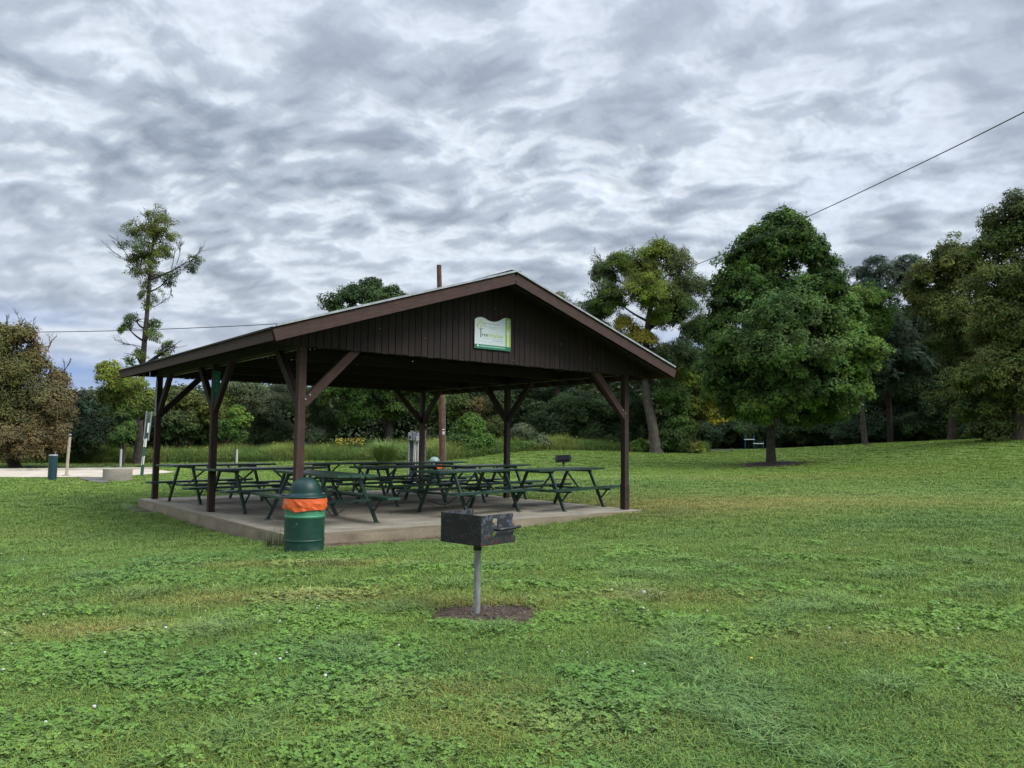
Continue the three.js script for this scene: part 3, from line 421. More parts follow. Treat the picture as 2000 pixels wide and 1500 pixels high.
{ // small vertical signs on the two further left posts
  const cv = document.createElement('canvas'); cv.width = 64; cv.height = 320; const c = cv.getContext('2d'); c.fillStyle = '#0d6b50'; c.fillRect(0, 0, 64, 320); c.fillStyle = '#4f9a80'; c.font = 'bold 44px sans-serif'; c.textAlign = 'center'; ['R', 'I', 'D'].forEach((q, i) => c.fillText(q, 32, 112 + i * 46)); c.globalAlpha = 0.45; c.fillRect(14, 34, 36, 30); c.fillRect(14, 222, 36, 6); c.globalAlpha = 1; c.beginPath(); c.arc(32, 290, 6, 0, 6.3); c.fill();
  const t = new THREE.CanvasTexture(cv); t.colorSpace = THREE.SRGBColorSpace;
  const s = thing('post_sign', 'narrow green vertical sign on the middle left post of the pavilion', 'sign'); const p = K(PU[1] - 0.068, PV[0], 2.36); const m = obj('sign_panel', bx(0.13, 0.62, 0.008), std({ map: t, roughness: 0.5 }), s); { const uv = m.geometry.attributes.uv; for (let i = 0; i < 24; i++) uv.setXY(i, [0, 1, 0, 1][i % 4], [1, 1, 0, 0][i % 4]); }
  m.applyMatrix4(new THREE.Matrix4().makeBasis(VV, V(0, 1, 0), UU.clone().negate()).setPosition(p)); obj('screw', new THREE.SphereGeometry(0.008, 8, 6).translate(p.x, p.y - 0.27, p.z).translate(-UU.x * 0.006, 0, -UU.z * 0.006), M.galv, s);
  const cv2 = document.createElement('canvas'); cv2.width = 64; cv2.height = 320; const d = cv2.getContext('2d'); d.fillStyle = '#8d9390'; d.fillRect(0, 0, 64, 320); d.fillStyle = '#666c6a'; for (let i = 0; i < 6; i++) d.fillRect(18, 22 + i * 48, 28, 30);
  const t2 = new THREE.CanvasTexture(cv2); t2.colorSpace = THREE.SRGBColorSpace; const s2 = thing('post_sign', 'narrow grey vertical sign on the far left corner post of the pavilion', 'sign'); const p2 = K(PU[2] - 0.03, PV[0] - 0.07, 2.30); const m2 = obj('sign_panel', bx(0.12, 0.80, 0.01), std({ map: t2, roughness: 0.5 }), s2); { const uv = m2.geometry.attributes.uv; for (let i = 0; i < 24; i++) uv.setXY(i, [0, 1, 0, 1][i % 4], [1, 1, 0, 0][i % 4]); }
  m2.applyMatrix4(new THREE.Matrix4().makeBasis(UU.clone().negate(), V(0, 1, 0), VV.clone().negate()).setPosition(p2)); obj('screw', new THREE.SphereGeometry(0.012, 8, 6).translate(p2.x - VV.x * 0.01, p2.y - 0.33, p2.z - VV.z * 0.01), M.white, s2);
}

// ---------- picnic tables: built once along local z, then copied ----------
function makeTable() {
  const t = thing('picnic_table', '', 'picnic table', [0, 0, 0], 0, 'green picnic tables under the pavilion'); const LT = 2.5, TH = 0.825, BH = 0.445;
  const plank = (w, x, y, l, m) => { const p = obj('plank', bevelBox(w, 0.04, l, 0.005).translate(x, y - 0.02, 0), m, t); for (const s of [-1, 1]) obj('plank_end', bx(w - 0.012, 0.03, 0.004, x, y - 0.02, s * (l / 2 + 0.0025)), M.tableEnd, p); return p; };
  for (let i = -1; i <= 1; i++) plank(0.243, i * 0.25, TH + i * 0.0015, LT - Math.abs(i) * 0.004, i ? M.tablePaint : M.tablePaintSheen).name = 'top_plank';
  for (const s of [-1, 1]) plank(0.25, s * 0.66, BH, LT, M.tablePaint).name = 'bench_plank';
  for (const z of [-0.745, 0.745]) {
    const f = obj('leg_frame', [bar(V(-0.31, TH - 0.062, z), V(0.31, TH - 0.062, z), 0.045, 0.04, V(0, 1, 0)), bar(V(-0.80, BH - 0.062, z), V(0.80, BH - 0.062, z), 0.045, 0.04, V(0, 1, 0))], M.tableSteel, t);
    for (const s of [-1, 1]) { obj('leg', [bar(V(s * 0.28, TH - 0.045, z + 0.03), V(s * 0.645, 0.008, z + 0.03), 0.055, 0.042, V(0, 0, 1)), bx(0.10, 0.008, 0.075, s * 0.65, 0.004, z + 0.03)], M.tableSteel, f); obj('strut', bar(V(s * 0.565, 0.19, z), V(s * 0.72, BH - 0.07, z), 0.03, 0.022, V(0, 0, 1)), M.tableSteel, f); }
    const k = z > 0 ? -1 : 1; obj('diagonal_brace', bar(V(0, BH - 0.05, z + k * 0.03), V(0, TH - 0.05, z + k * 0.52), 0.03, 0.025, V(1, 0, 0)), M.tableSteel, f);
  }
  return t;
}
const tableYaw = Math.atan2(UU.x, UU.z); // local z runs along u
{
  const proto = makeTable(); let first = true; const r = rng(17);
  const spots = [[1.53, 1.26, 0, 'nearest picnic table, just behind the orange-bagged trash can'], [4.25, 1.27, 0.004, 'middle picnic table of the left row, by the post with the green sign'], [6.83, 1.24, -0.006, 'far picnic table of the left row, beside the far left corner post'], [1.58, 4.40, 0.004, 'front picnic table of the middle row, straight behind the near grill'], [4.2, 4.44, -0.01, 'middle picnic table of the middle row, with a chain hanging at its near end'], [6.9, 4.42, 0.008, 'far picnic table of the middle row, in front of the ornamental grass clump'], [1.45, 6.66, -0.004, 'front picnic table of the right row, with its bench end against the front right post'], [4.05, 6.67, 0.008, 'middle picnic table of the right row, beside the middle right post'], [6.75, 6.66, -0.006, 'far picnic table of the right row, near the grey utility boxes']];
  for (const [u, v, dy, label] of spots) { const t = first ? proto : proto.clone(); if (!first) { t.name = numbered('picnic_table'); scene.add(t); t.traverse((o) => { o.userData = { ...o.userData }; }); } first = false; const p = K(u, v); t.position.copy(p); t.rotation.y = tableYaw + dy * 2 + (r() - 0.5) * 0.012; t.userData.label = label; }
}
// chains that lock tables together
function chain(pts, label) {
  const c = new THREE.CatmullRomCurve3(pts), n = Math.round(c.getLength() / 0.034), t = thing('chain', label, 'chain'); const gs = [];
  for (let i = 0; i <= n; i++) { const p = c.getPointAt(i / n), d = c.getTangentAt(i / n); const g = new THREE.TorusGeometry(0.016, 0.005, 5, 10); g.scale(0.75, 1.35, 1); g.rotateY(i % 2 ? Math.PI / 2 : 0); g.applyQuaternion(new THREE.Quaternion().setFromUnitVectors(V(0, 1, 0), d)); g.translate(p.x, p.y, p.z); gs.push(g); }
  const m = obj('links', gs, std({ color: L(0.10, 0.085, 0.07), roughness: 0.6, metalness: 0.5 }), t); m.userData.kind = 'stuff'; return t;
}
{ const a = K(3.0, 4.05, 0.36), b = K(2.55, 4.45, 0.075), c = K(2.7, 5.0, 0.36); const t = chain([a, K(2.8, 4.2, 0.17), b, K(2.6, 4.75, 0.2), c], 'rusty chain sagging between the middle row picnic tables'); const h = chain([b, K(2.53, 4.46, 0.02), K(2.52, 4.47, 0.005)], ''); scene.remove(h); h.children[0].name = 'loose_end'; t.add(h.children[0]); delete used.chain_x; used.chain = 0;
  chain([K(2.55, 1.55, 0.38), K(2.15, 1.62, 0.16), K(1.95, 1.64, 0.05), K(2.0, 1.75, 0.06), K(2.1, 1.95, 0.12)], 'chain hanging from the nearest picnic table behind the trash can'); }

// ---------- trash cans ----------
function makeCan(label) {
  const t = thing('trash_can', label, 'trash can'); const ft = tex(256, (u, v) => { const mud = ss(0.42, 0.0, v) * ss(-0.2, 0.35, fbm(u * 8, v * 4, 4, 8) + 0.1), s = ss(0.3, 0.42, fbm(u * 26 , v * 26, 3, 26)) * (v > 0.1 ? 1 : 0); let c = mix3([20, 58, 46], [104, 104, 92], 0.85 * mud); c = mix3(c, [70, 150, 110], (v > 0.55 && v < 0.95 && (u * 4) % 1 < 0.3) ? s : s * 0.08); return c.map((q) => q + 14 * fbm(u * 12, v * 6, 4, 12)); });
  const dark = std({ map: ft, roughness: 0.42 }), light = std({ color: L(0.075, 0.33, 0.17), map: paintMap, roughness: 0.45 });
  const lathe = (pts) => new THREE.LatheGeometry(pts.map(([r, y]) => new THREE.Vector2(r, y)), 56);
  const Rr = 0.259; const rib = (y) => [[Rr, y - 0.017], [Rr + 0.006, y - 0.010], [Rr + 0.009, y], [Rr + 0.006, y + 0.010], [Rr, y + 0.017]];
  const drum = obj('drum', lathe([[0, 0.0], [Rr - 0.004, 0], [Rr + 0.004, 0.004], [Rr + 0.004, 0.014], [Rr, 0.02], ...rib(0.196), [Rr, 0.35], [Rr, 0.486]]), dark, t); { const p = drum.geometry.attributes.position, uv = drum.geometry.attributes.uv; for (let i = 0; i < p.count; i++) uv.setY(i, 0.02 + p.getY(i) / 0.5); }
  obj('drum_band', lathe([[Rr + 0.0005, 0.4865], ...rib(0.506).slice(1), [Rr, 0.64], [Rr + 0.002, 0.742], [Rr + 0.008, 0.748], [Rr - 0.01, 0.752]]), light, t);
  // bin liner folded over the rim: creased film
  const N = 34, rows = 4, pos = [], idx = [], low = (a) => 0.618 + 0.035 * Math.sin(a * 1.0 + 2.2) + 0.028 * perlin(a * 1.9 + 10, 3.3) ;
  const tri = (x) => Math.abs(((x % 1) + 1) % 1 - 0.5) * 2; for (let j = 0; j <= rows; j++) for (let i = 0; i <= N; i++) { const a = (i % N) / N * 6.2832, f = j / rows, y = mix(0.756, low(a) + 0.012 * tri(a * 2.6), f), cr = 0.020 * Math.abs(perlin(a * 3.0 + f * 2.2 + 4, f * 2.0 - a * 0.9 + 8)) + 0.016 * Math.abs(perlin(a * 6 - f * 3 + 20, f * 3 + 2)), r = Rr + 0.012 + cr * (0.4 + f) + 0.006 * Math.sin(f * 3.14); pos.push(Math.cos(a) * r, y, Math.sin(a) * r); }
  for (let j = 0; j < rows; j++) for (let i = 0; i < N; i++) { const a = j * (N + 1) + i; idx.push(a, a + 1, a + N + 1, a + 1, a + N + 2, a + N + 1); }
  let bg = new THREE.BufferGeometry(); bg.setAttribute('position', new THREE.Float32BufferAttribute(pos, 3)); bg.setIndex(idx); bg = bg.toNonIndexed(); bg.computeVertexNormals();
  obj('bin_liner', bg, new THREE.MeshPhysicalMaterial({ color: L(0.72, 0.125, 0.03), roughness: 0.38, side: THREE.DoubleSide, transmission: 0.12, thickness: 0, specularIntensity: 0.7 }), t);
  const lm = new THREE.MeshPhysicalMaterial({ color: L(0.010, 0.046, 0.038), map: paintMap, roughness: 0.42, specularIntensity: 0.6 }); const dome = [[0.222, 0.795]]; for (let i = 0; i <= 14; i++) { const a = i / 14 * Math.PI / 2; dome.push([0.207 * Math.cos(a) ** 0.85 + 1e-4, 0.80 + 0.214 * Math.sin(a)]); }
  const lid = obj('lid', lathe([[0.25, 0.738], [0.276, 0.742], [0.281, 0.752], [0.278, 0.768], [0.262, 0.776], [0.24, 0.778], [0.226, 0.784], ...dome]), lm, t);
  // swing flap set in the dome
  const fp = []; const fi = []; const nn = 12; for (let j = 0; j <= nn; j++) for (let i = 0; i <= nn; i++) { const az = (i / nn - 0.5) * 1.15 + 0.1, el = 0.12 + j / nn * 0.85, c = Math.cos(el) ** 0.85; fp.push(Math.cos(az) * 0.212 * c, 0.802 + 0.217 * Math.sin(el), Math.sin(az) * 0.212 * c); } for (let j = 0; j < nn; j++) for (let i = 0; i < nn; i++) { const a = j * (nn + 1) + i; fi.push(a, a + nn + 1, a + 1, a + 1, a + nn + 1, a + nn + 2); }
  const fgm = new THREE.BufferGeometry(); fgm.setAttribute('position', new THREE.Float32BufferAttribute(fp, 3)); fgm.setAttribute('uv', new THREE.Float32BufferAttribute(new Float32Array(fp.length / 3 * 2), 2)); fgm.setIndex(fi); fgm.computeVertexNormals(); const lm2 = lm.clone(); lm2.side = THREE.DoubleSide; obj('flap', fgm, lm2, lid);
  return t;
}
{
  const can = makeCan('green steel drum trash can with dome lid and orange bag, beside the near slab corner'); const p = P(593.5, 1075, 10.72); p.y = hgt(p.x, p.z) - 0.01; can.position.copy(p); can.rotation.y = 1.2;
  const far = can.clone(); far.name = numbered('trash_can'); scene.add(far); far.userData = { label: 'distant trash can with pale dome lid, half hidden behind the tables by the utility pole', category: 'trash can' }; const q = GD(849, 28.5); far.position.copy(q); far.rotation.y = 1.2; far.scale.setScalar(1);
  far.userData.group = undefined; delete far.userData.group;
  // pale dome on the far can
  const dm = far.getObjectByName('lid'); dm.material = std({ color: L(0.16, 0.24, 0.21), roughness: 0.35 });
}


// ---------- grills ----------
function makeGrill(label, clean) {
  const t = thing('park_grill', label, 'grill'); // origin on the ground at the post; local x along the back plate, local z from back plate to the open side
  const bm = tex(512, (u, v) => { const n = fbm(u * 5, v * 5, 5, 5), st = fbm(u * 60, v * 9, 4, 60), rust = ss(0.15, 0.5, n + 0.5 * (0.34 - v)) , burn = ss(0.30, 0.08, Math.hypot((u - 0.42) * 0.8, v - 0.62)); let c = mix3([28, 27, 27], [70, 68, 66], ss(0.05, 0.4, st + n * 0.6)); c = mix3(c, [70, 42, 34], 0.8 * rust); c = mix3(c, [28, 25, 26], 0.9 * burn); c = mix3(c, [22, 22, 24], ss(0.1, 0.3, -st)); return c; });
  const sm = tex(512, (u, v) => { const n = fbm(u * 5 + 2, v * 5, 5, 5), st = fbm(u * 40, v * 7, 4, 40), rust = ss(0.05, 0.4, n + 0.9 * (0.30 - v)); let c = mix3([48, 50, 55], [92, 97, 104], ss(-0.1, 0.35, st * 0.6 + n)); c = mix3(c, [26, 26, 28], ss(0.06, 0.22, -st + n * 0.4 - 0.1)); c = mix3(c, [82, 44, 34], 0.75 * rust); return c; });
  const plate = clean ? std({ color: L(0.02, 0.021, 0.024), roughness: 0.6 }) : std({ map: bm, roughness: 0.7, metalness: 0.25 }), side = clean ? plate : std({ map: sm, roughness: 0.6, metalness: 0.3 });
  const w = 0.445, d = 0.395, y0 = 0.588, y1 = 0.822, th = 0.006;
  const fire = obj('firebox', bx(w, th, d, 0, y0 + 0.004, 0), plate, t);
  const back = bx(w, y1 - y0, th, 0, (y0 + y1) / 2, -d / 2); { const uv = back.attributes.uv; for (let i = 0; i < 24; i++) uv.setXY(i, uv.getX(i) / w, uv.getY(i) / (y1 - y0)); } obj('back_plate', back, plate, fire);
  const H = y1 - y0, slot = (cx) => { const q = new THREE.Path(), x0 = cx - 0.026, x1 = cx + 0.030, pts = [[x1, 0.205], [x0 + 0.010, 0.205], [x0, 0.190], [x0, 0.172], [x0 + 0.018, 0.168], [x0 + 0.020, 0.154], [x0 + 0.004, 0.148], [x0, 0.132], [x0 + 0.002, 0.118], [x0 + 0.022, 0.114], [x0 + 0.022, 0.100], [x0 + 0.004, 0.094], [x0, 0.076], [x0 + 0.004, 0.066], [x0 + 0.020, 0.062], [x0 + 0.030, 0.070], [x1, 0.092]]; q.moveTo(...pts[0]); for (const p of pts.slice(1)) q.lineTo(...p); q.closePath(); return q; };
  const sideShape = () => { const s = new THREE.Shape(); s.moveTo(0, 0); s.lineTo(d, 0); s.lineTo(d, 0.05); s.lineTo(d - 0.028, 0.055); s.lineTo(d - 0.022, 0.08); s.lineTo(d - 0.006, 0.085); s.lineTo(d - 0.02, 0.098); s.lineTo(d - 0.03, 0.12); s.lineTo(d - 0.018, 0.128); s.lineTo(d - 0.004, 0.126); s.lineTo(d - 0.012, 0.146); s.lineTo(d - 0.035, 0.155); s.lineTo(d - 0.035, H - 0.04); s.lineTo(d - 0.028, H - 0.012); s.quadraticCurveTo(d - 0.03, H, d - 0.05, H); s.lineTo(0, H); s.closePath(); s.holes.push(slot(0.155)); return s; };
  for (const s of [-1, 1]) { const g = new THREE.ExtrudeGeometry(sideShape(), { depth: th, bevelEnabled: false }); const uv = g.attributes.uv, p = g.attributes.position; for (let i = 0; i < p.count; i++) uv.setXY(i, p.getX(i) / d, p.getY(i) / H); g.rotateY(-Math.PI / 2); g.translate(s * (w / 2 - 0.001) + (s > 0 ? th : 0), y0, -d / 2 + 0.003); obj('side_plate', g, side, fire); }
  // cooking grate: rods across, two handles that stick out through the sides
  const gy = y0 + 0.118, rods = []; for (let i = 0; i < 11; i++) rods.push(new THREE.CylinderGeometry(0.005, 0.005, d * 0.86, 6).rotateX(Math.PI / 2).translate(-w / 2 + 0.04 + i * (w - 0.08) / 10, gy, 0)); for (const z of [-0.16, 0, 0.16]) rods.push(new THREE.CylinderGeometry(0.006, 0.006, w - 0.04, 6).rotateZ(Math.PI / 2).translate(0, gy - 0.009, z));
  obj('grate', rods, std({ color: L(0.035, 0.033, 0.032), roughness: 0.5, metalness: 0.5 }), t);
  for (const s of [-1, 1]) obj('grate_handle', [tube([V(s * (w / 2 - 0.03), gy, -0.03), V(s * (w / 2 + 0.04), gy + 0.002, -0.03), V(s * (w / 2 + 0.055), gy + 0.004, 0.0), V(s * (w / 2 + 0.055), gy + 0.006, 0.13), V(s * (w / 2 + 0.05), gy + 0.012, 0.205)], 0.0125, 0.0125, 8, 24)], std({ color: L(0.03, 0.03, 0.032), roughness: 0.4, metalness: 0.6 }), t);
  const post = obj('post', [new THREE.CylinderGeometry(0.0275, 0.0275, 0.55, 20).translate(0, 0.245, 0)], std({ color: L(0.40, 0.41, 0.40), map: paintMap, roughness: 0.5, metalness: 0.3 }), t);
  obj('sleeve', [new THREE.CylinderGeometry(0.033, 0.033, 0.07, 20).translate(0, 0.555, 0), bx(0.16, 0.006, 0.16, 0, 0.586, 0), new THREE.CylinderGeometry(0.007, 0.007, 0.085, 8).rotateZ(Math.PI / 2).translate(0, 0.53, 0)], M.black, post);
  return t;
}
{
  const g = makeGrill('rusty black box grill on a grey steel post in the near lawn'); const p = V(-0.265, 0, -6.33); p.y = hgt(p.x, p.z); g.position.copy(p);
  // back plate runs from its left end (-.548,-6.35) to the near corner (-.22,-6.05)
  g.rotation.y = Math.atan2(0.674, -0.737);
  // local z must run from the back plate (front left) to the open side (back right)
  const far = makeGrill('black box grill on a grey post standing beyond the pavilion tables', true); far.position.copy(fg); far.rotation.y = -0.25; far.rotation.z = 0.07; far.position.y -= 0.01;
}
{ // a few fallen leaves on the slab and lawn
  const r = rng(88), it = [], q = soup(); q.tri(V(0, 0, 0), V(0.03, 0.008, 0.022), V(0.07, 0, 0), [1, 1, 1]); q.tri(V(0, 0, 0), V(0.07, 0, 0), V(0.03, 0.008, -0.022), [1, 1, 1]);
  for (let i = 0; i < 60; i++) { const p = K(0.2 + 8 * r(), 0.2 + 7.2 * r()), c = 0.5 + 0.7 * r(); it.push({ x: p.x, y: YS + 0.006, z: p.z, ry: r() * 6.3, s: 0.6 + 0.5 * r(), c: [0.20 * c, 0.12 * c, 0.05 * c] }); }
  for (let i = 0; i < 40; i++) { const d = 6 + 12 * r(), x = (r() - 0.5) * 1.3 * d, c = 0.5 + 0.7 * r(); it.push({ x, y: hgt(x, -d) + 0.05, z: -d, ry: r() * 6.3, s: 0.6 + 0.5 * r(), c: [0.22 * c, 0.14 * c, 0.05 * c] }); }
  scene.add(scatter('fallen_leaves', q.build(), bladeMat, it, 'scattered small brown fallen leaves on the slab and lawn', 'leaves'));
}
// ---------- weeds beside the can, dandelions ----------
{
  const wp = K(-0.05, -0.12); const t = thing('weed_clump', 'clump of wild grass growing against the slab corner left of the trash can', 'weeds', [wp.x, hgt(wp.x, wp.z), wp.z]); const g = grassPatch(901, 240, 0.2, 0.12, 0.36, 0.006, 0.7); const m = new THREE.Mesh(g, std({ color: L(0.08, 0.11, 0.04), vertexColors: true, roughness: 0.7, side: THREE.DoubleSide })); m.name = 'leaves'; m.userData.kind = 'stuff'; t.add(m);
  const stems = []; const r = rng(6); for (let i = 0; i < 9; i++) { const a = r() * 6.28, q = 0.05 + 0.15 * r(), h = 0.3 + 0.16 * r(); stems.push(tube([V(Math.cos(a) * q * 0.4, 0, Math.sin(a) * q * 0.4), V(Math.cos(a) * q, h * 0.6, Math.sin(a) * q), V(Math.cos(a) * q * 1.7, h, Math.sin(a) * q * 1.7)], 0.003, 0.0015, 4, 6)); } obj('stalks', stems, std({ color: L(0.16, 0.14, 0.08), roughness: 0.9 }), t).userData.kind = 'stuff';
  const d = G(1258, 1181), dn = thing('dandelion', 'white dandelion seed head standing in the right lawn', 'dandelion', [d.x, d.y, d.z]); obj('stem', tube([V(0, 0, 0), V(0.004, 0.05, 0), V(0, 0.10, 0)], 0.002, 0.0016, 6, 6), std({ color: L(0.12, 0.14, 0.06), roughness: 0.8 }), dn);
  const sg = []; for (let i = 0; i < 70; i++) { const y = 1 - 2 * (i + 0.5) / 70, q = Math.sqrt(1 - y * y), a = i * 2.4, v = V(q * Math.cos(a), y, q * Math.sin(a)); const c = new THREE.CylinderGeometry(0.0005, 0.0005, 0.013, 3).translate(0, 0.0065, 0); c.applyQuaternion(new THREE.Quaternion().setFromUnitVectors(V(0, 1, 0), v)); c.translate(0, 0.105, 0); sg.push(c); const e = new THREE.OctahedronGeometry(0.0026, 0).translate(v.x * 0.013, 0.105 + v.y * 0.013, v.z * 0.013); sg.push(e); } obj('seed_head', sg.map((q) => { const h = q.index ? q.toNonIndexed() : q; h.deleteAttribute('uv'); return h; }), std({ color: L(0.66, 0.66, 0.64), roughness: 1 }), dn);
  const y = G(1468, 1308), yf = thing('dandelion', 'single yellow flower in the lawn right of the near grill', 'flower', [y.x, y.y, y.z]); obj('stem', tube([V(0, 0, 0), V(0.002, 0.03, 0), V(0, 0.065, 0)], 0.0018, 0.0015, 5, 4), std({ color: L(0.1, 0.14, 0.05), roughness: 0.8 }), yf); obj('petals', new THREE.SphereGeometry(0.0095, 10, 6).scale(1, 0.5, 1).translate(0, 0.067, 0), std({ color: L(0.75, 0.45, 0.02), roughness: 0.8 }), yf);
}

// ---------- utility pole, wires, meter boxes ----------
{
  const dp = 31, b = GD(866, dp), top = P(857.5, 518, dp); const t = thing('utility_pole', 'tall leaning brown wooden utility pole behind the pavilion', 'pole', [b.x, b.y, b.z]); const L0 = top.clone().sub(b);
  obj('pole', [tube([V(0, -0.3, 0), L0.clone().multiplyScalar(0.35), L0.clone().multiplyScalar(0.7), L0], 0.125, 0.095, 18, 30, 0.05, 4), new THREE.CylinderGeometry(0.093, 0.093, 0.01, 16).translate(L0.x, L0.y, L0.z)], (() => { const m = bark(0.22, 0.11, 0.075); m.bumpScale = 0.008; return m; })(), t);
  const toCam = V(-b.x, 0, -b.z).normalize(), rt = V(-toCam.z, 0, toCam.x).multiplyScalar(-1); for (const [py, h] of [[839, 0.03], [844, 0.035], [847.5, 0.035]]) { const y = P(866, py, dp).y - b.y, c = L0.clone().multiplyScalar(y / L0.y); const g = new THREE.CylinderGeometry(0.126, 0.126, h, 12, 1, true, 0, 0.9); g.rotateY(Math.atan2(toCam.x, toCam.z) + 0.1); g.translate(c.x, c.y, c.z); obj('reflector_band', g, (() => { const m = M.white.clone(); m.side = THREE.DoubleSide; return m; })(), t); }
  const y2 = P(866, 700, dp).y - b.y; obj('conduit', tube([V(0, 0.1, 0), L0.clone().multiplyScalar(0.25), L0.clone().multiplyScalar(0.6)].map((p) => p.clone().addScaledVector(rt, 0.13).addScaledVector(toCam, 0.02)), 0.014, 0.014, 6, 8), M.galv, t);
  const wm = std({ color: L(0.02, 0.02, 0.024), roughness: 0.6 });
  const w1 = [[864, 600, 31], [1000, 612, 29.5], [1172, 582, 27.4], [1375, 511, 24.5], [1560, 431, 21.5], [1780, 328, 18], [2000, 219, 14.5], [2300, 62, 11.5]].map((q) => P(...q)); const g1 = tube(w1, 0.011, 0.011, 6, 80); tag(obj('power_line', g1, wm), 'thick dark overhead wire rising to the upper right past the maple', 'wire');
  const w2 = [[863, 604, 31], [700, 621, 35], [530, 633, 40], [400, 639.5, 45], [180, 647, 55], [0, 648.5, 64], [-300, 646, 80]].map((q) => P(...q)); tag(obj('power_line', tube(w2, 0.016, 0.03, 5, 60), wm), 'thin overhead wire crossing low in the sky at the left', 'wire');
  // meter boxes on weathered posts
  const dm = 24.5, o = GD(818, dm), s = SC(dm), X = (px) => (px - 818) * s, Y = (py) => P(818, py, dm).y - o.y, yaw = Math.atan2(-o.x, -o.z), mb = thing('utility_box_stand', 'grey electrical boxes and conduits mounted on weathered wooden posts behind the pavilion', 'utility box', [o.x, o.y, o.z], yaw);
  const post = (x0, x1, yt, z) => obj('post', bx((x1 - x0) * s, Y(yt), 0.1, X((x0 + x1) / 2), Y(yt) / 2 - 0.05, z), M.greyWood, mb); post(800.5, 807.5, 838, -0.1); post(824, 832, 838, -0.1);
  for (const [yy, i] of [[848, 0], [856, 1], [868, 2], [880, 3], [892, 4], [904, 5]]) obj('board', bx(31 * s, 10.5 * s, 0.03, X(816), Y(yy + 1), -0.02), M.greyWood, mb);
  obj('cross_rail', bx(19 * s, 1.3 * s, 0.06, X(813), Y(843.6), 0.02), M.greyWood, mb);
  const box = (x0, x1, ya, yb, d, m, z = 0.01) => obj('electrical_box', bevelBox((x1 - x0) * s, (yb - ya) * s, d, 0.008).translate(X((x0 + x1) / 2), Y((ya + yb) / 2), z + d / 2), m, mb);
  const b1 = box(797, 804.5, 845.5, 860, 0.14, M.galv); box(805.5, 812, 845, 860.5, 0.12, std({ color: L(0.30, 0.33, 0.37), map: paintMap, roughness: 0.5, metalness: 0.3 })); box(811.8, 820.5, 853, 861, 0.16, std({ color: L(0.55, 0.56, 0.52), map: paintMap, roughness: 0.5 })); box(813, 821, 845.5, 852.5, 0.06, std({ color: L(0.22, 0.24, 0.26), roughness: 0.5 }));
  obj('meter_dial', new THREE.CylinderGeometry(0.035, 0.035, 0.03, 14).rotateX(Math.PI / 2).translate(X(801), Y(854), 0.165), M.black, b1);
  const rod = (px, yt, r, m) => obj('conduit', new THREE.CylinderGeometry(r, r, Y(yt), 10).translate(X(px), Y(yt) / 2, 0.07), m, mb); rod(798.6, 860, 0.03, M.galv); for (const px of [809, 812.2, 816.6]) rod(px, 860, 0.013, M.white); rod(826.5, 846, 0.012, M.white);
}

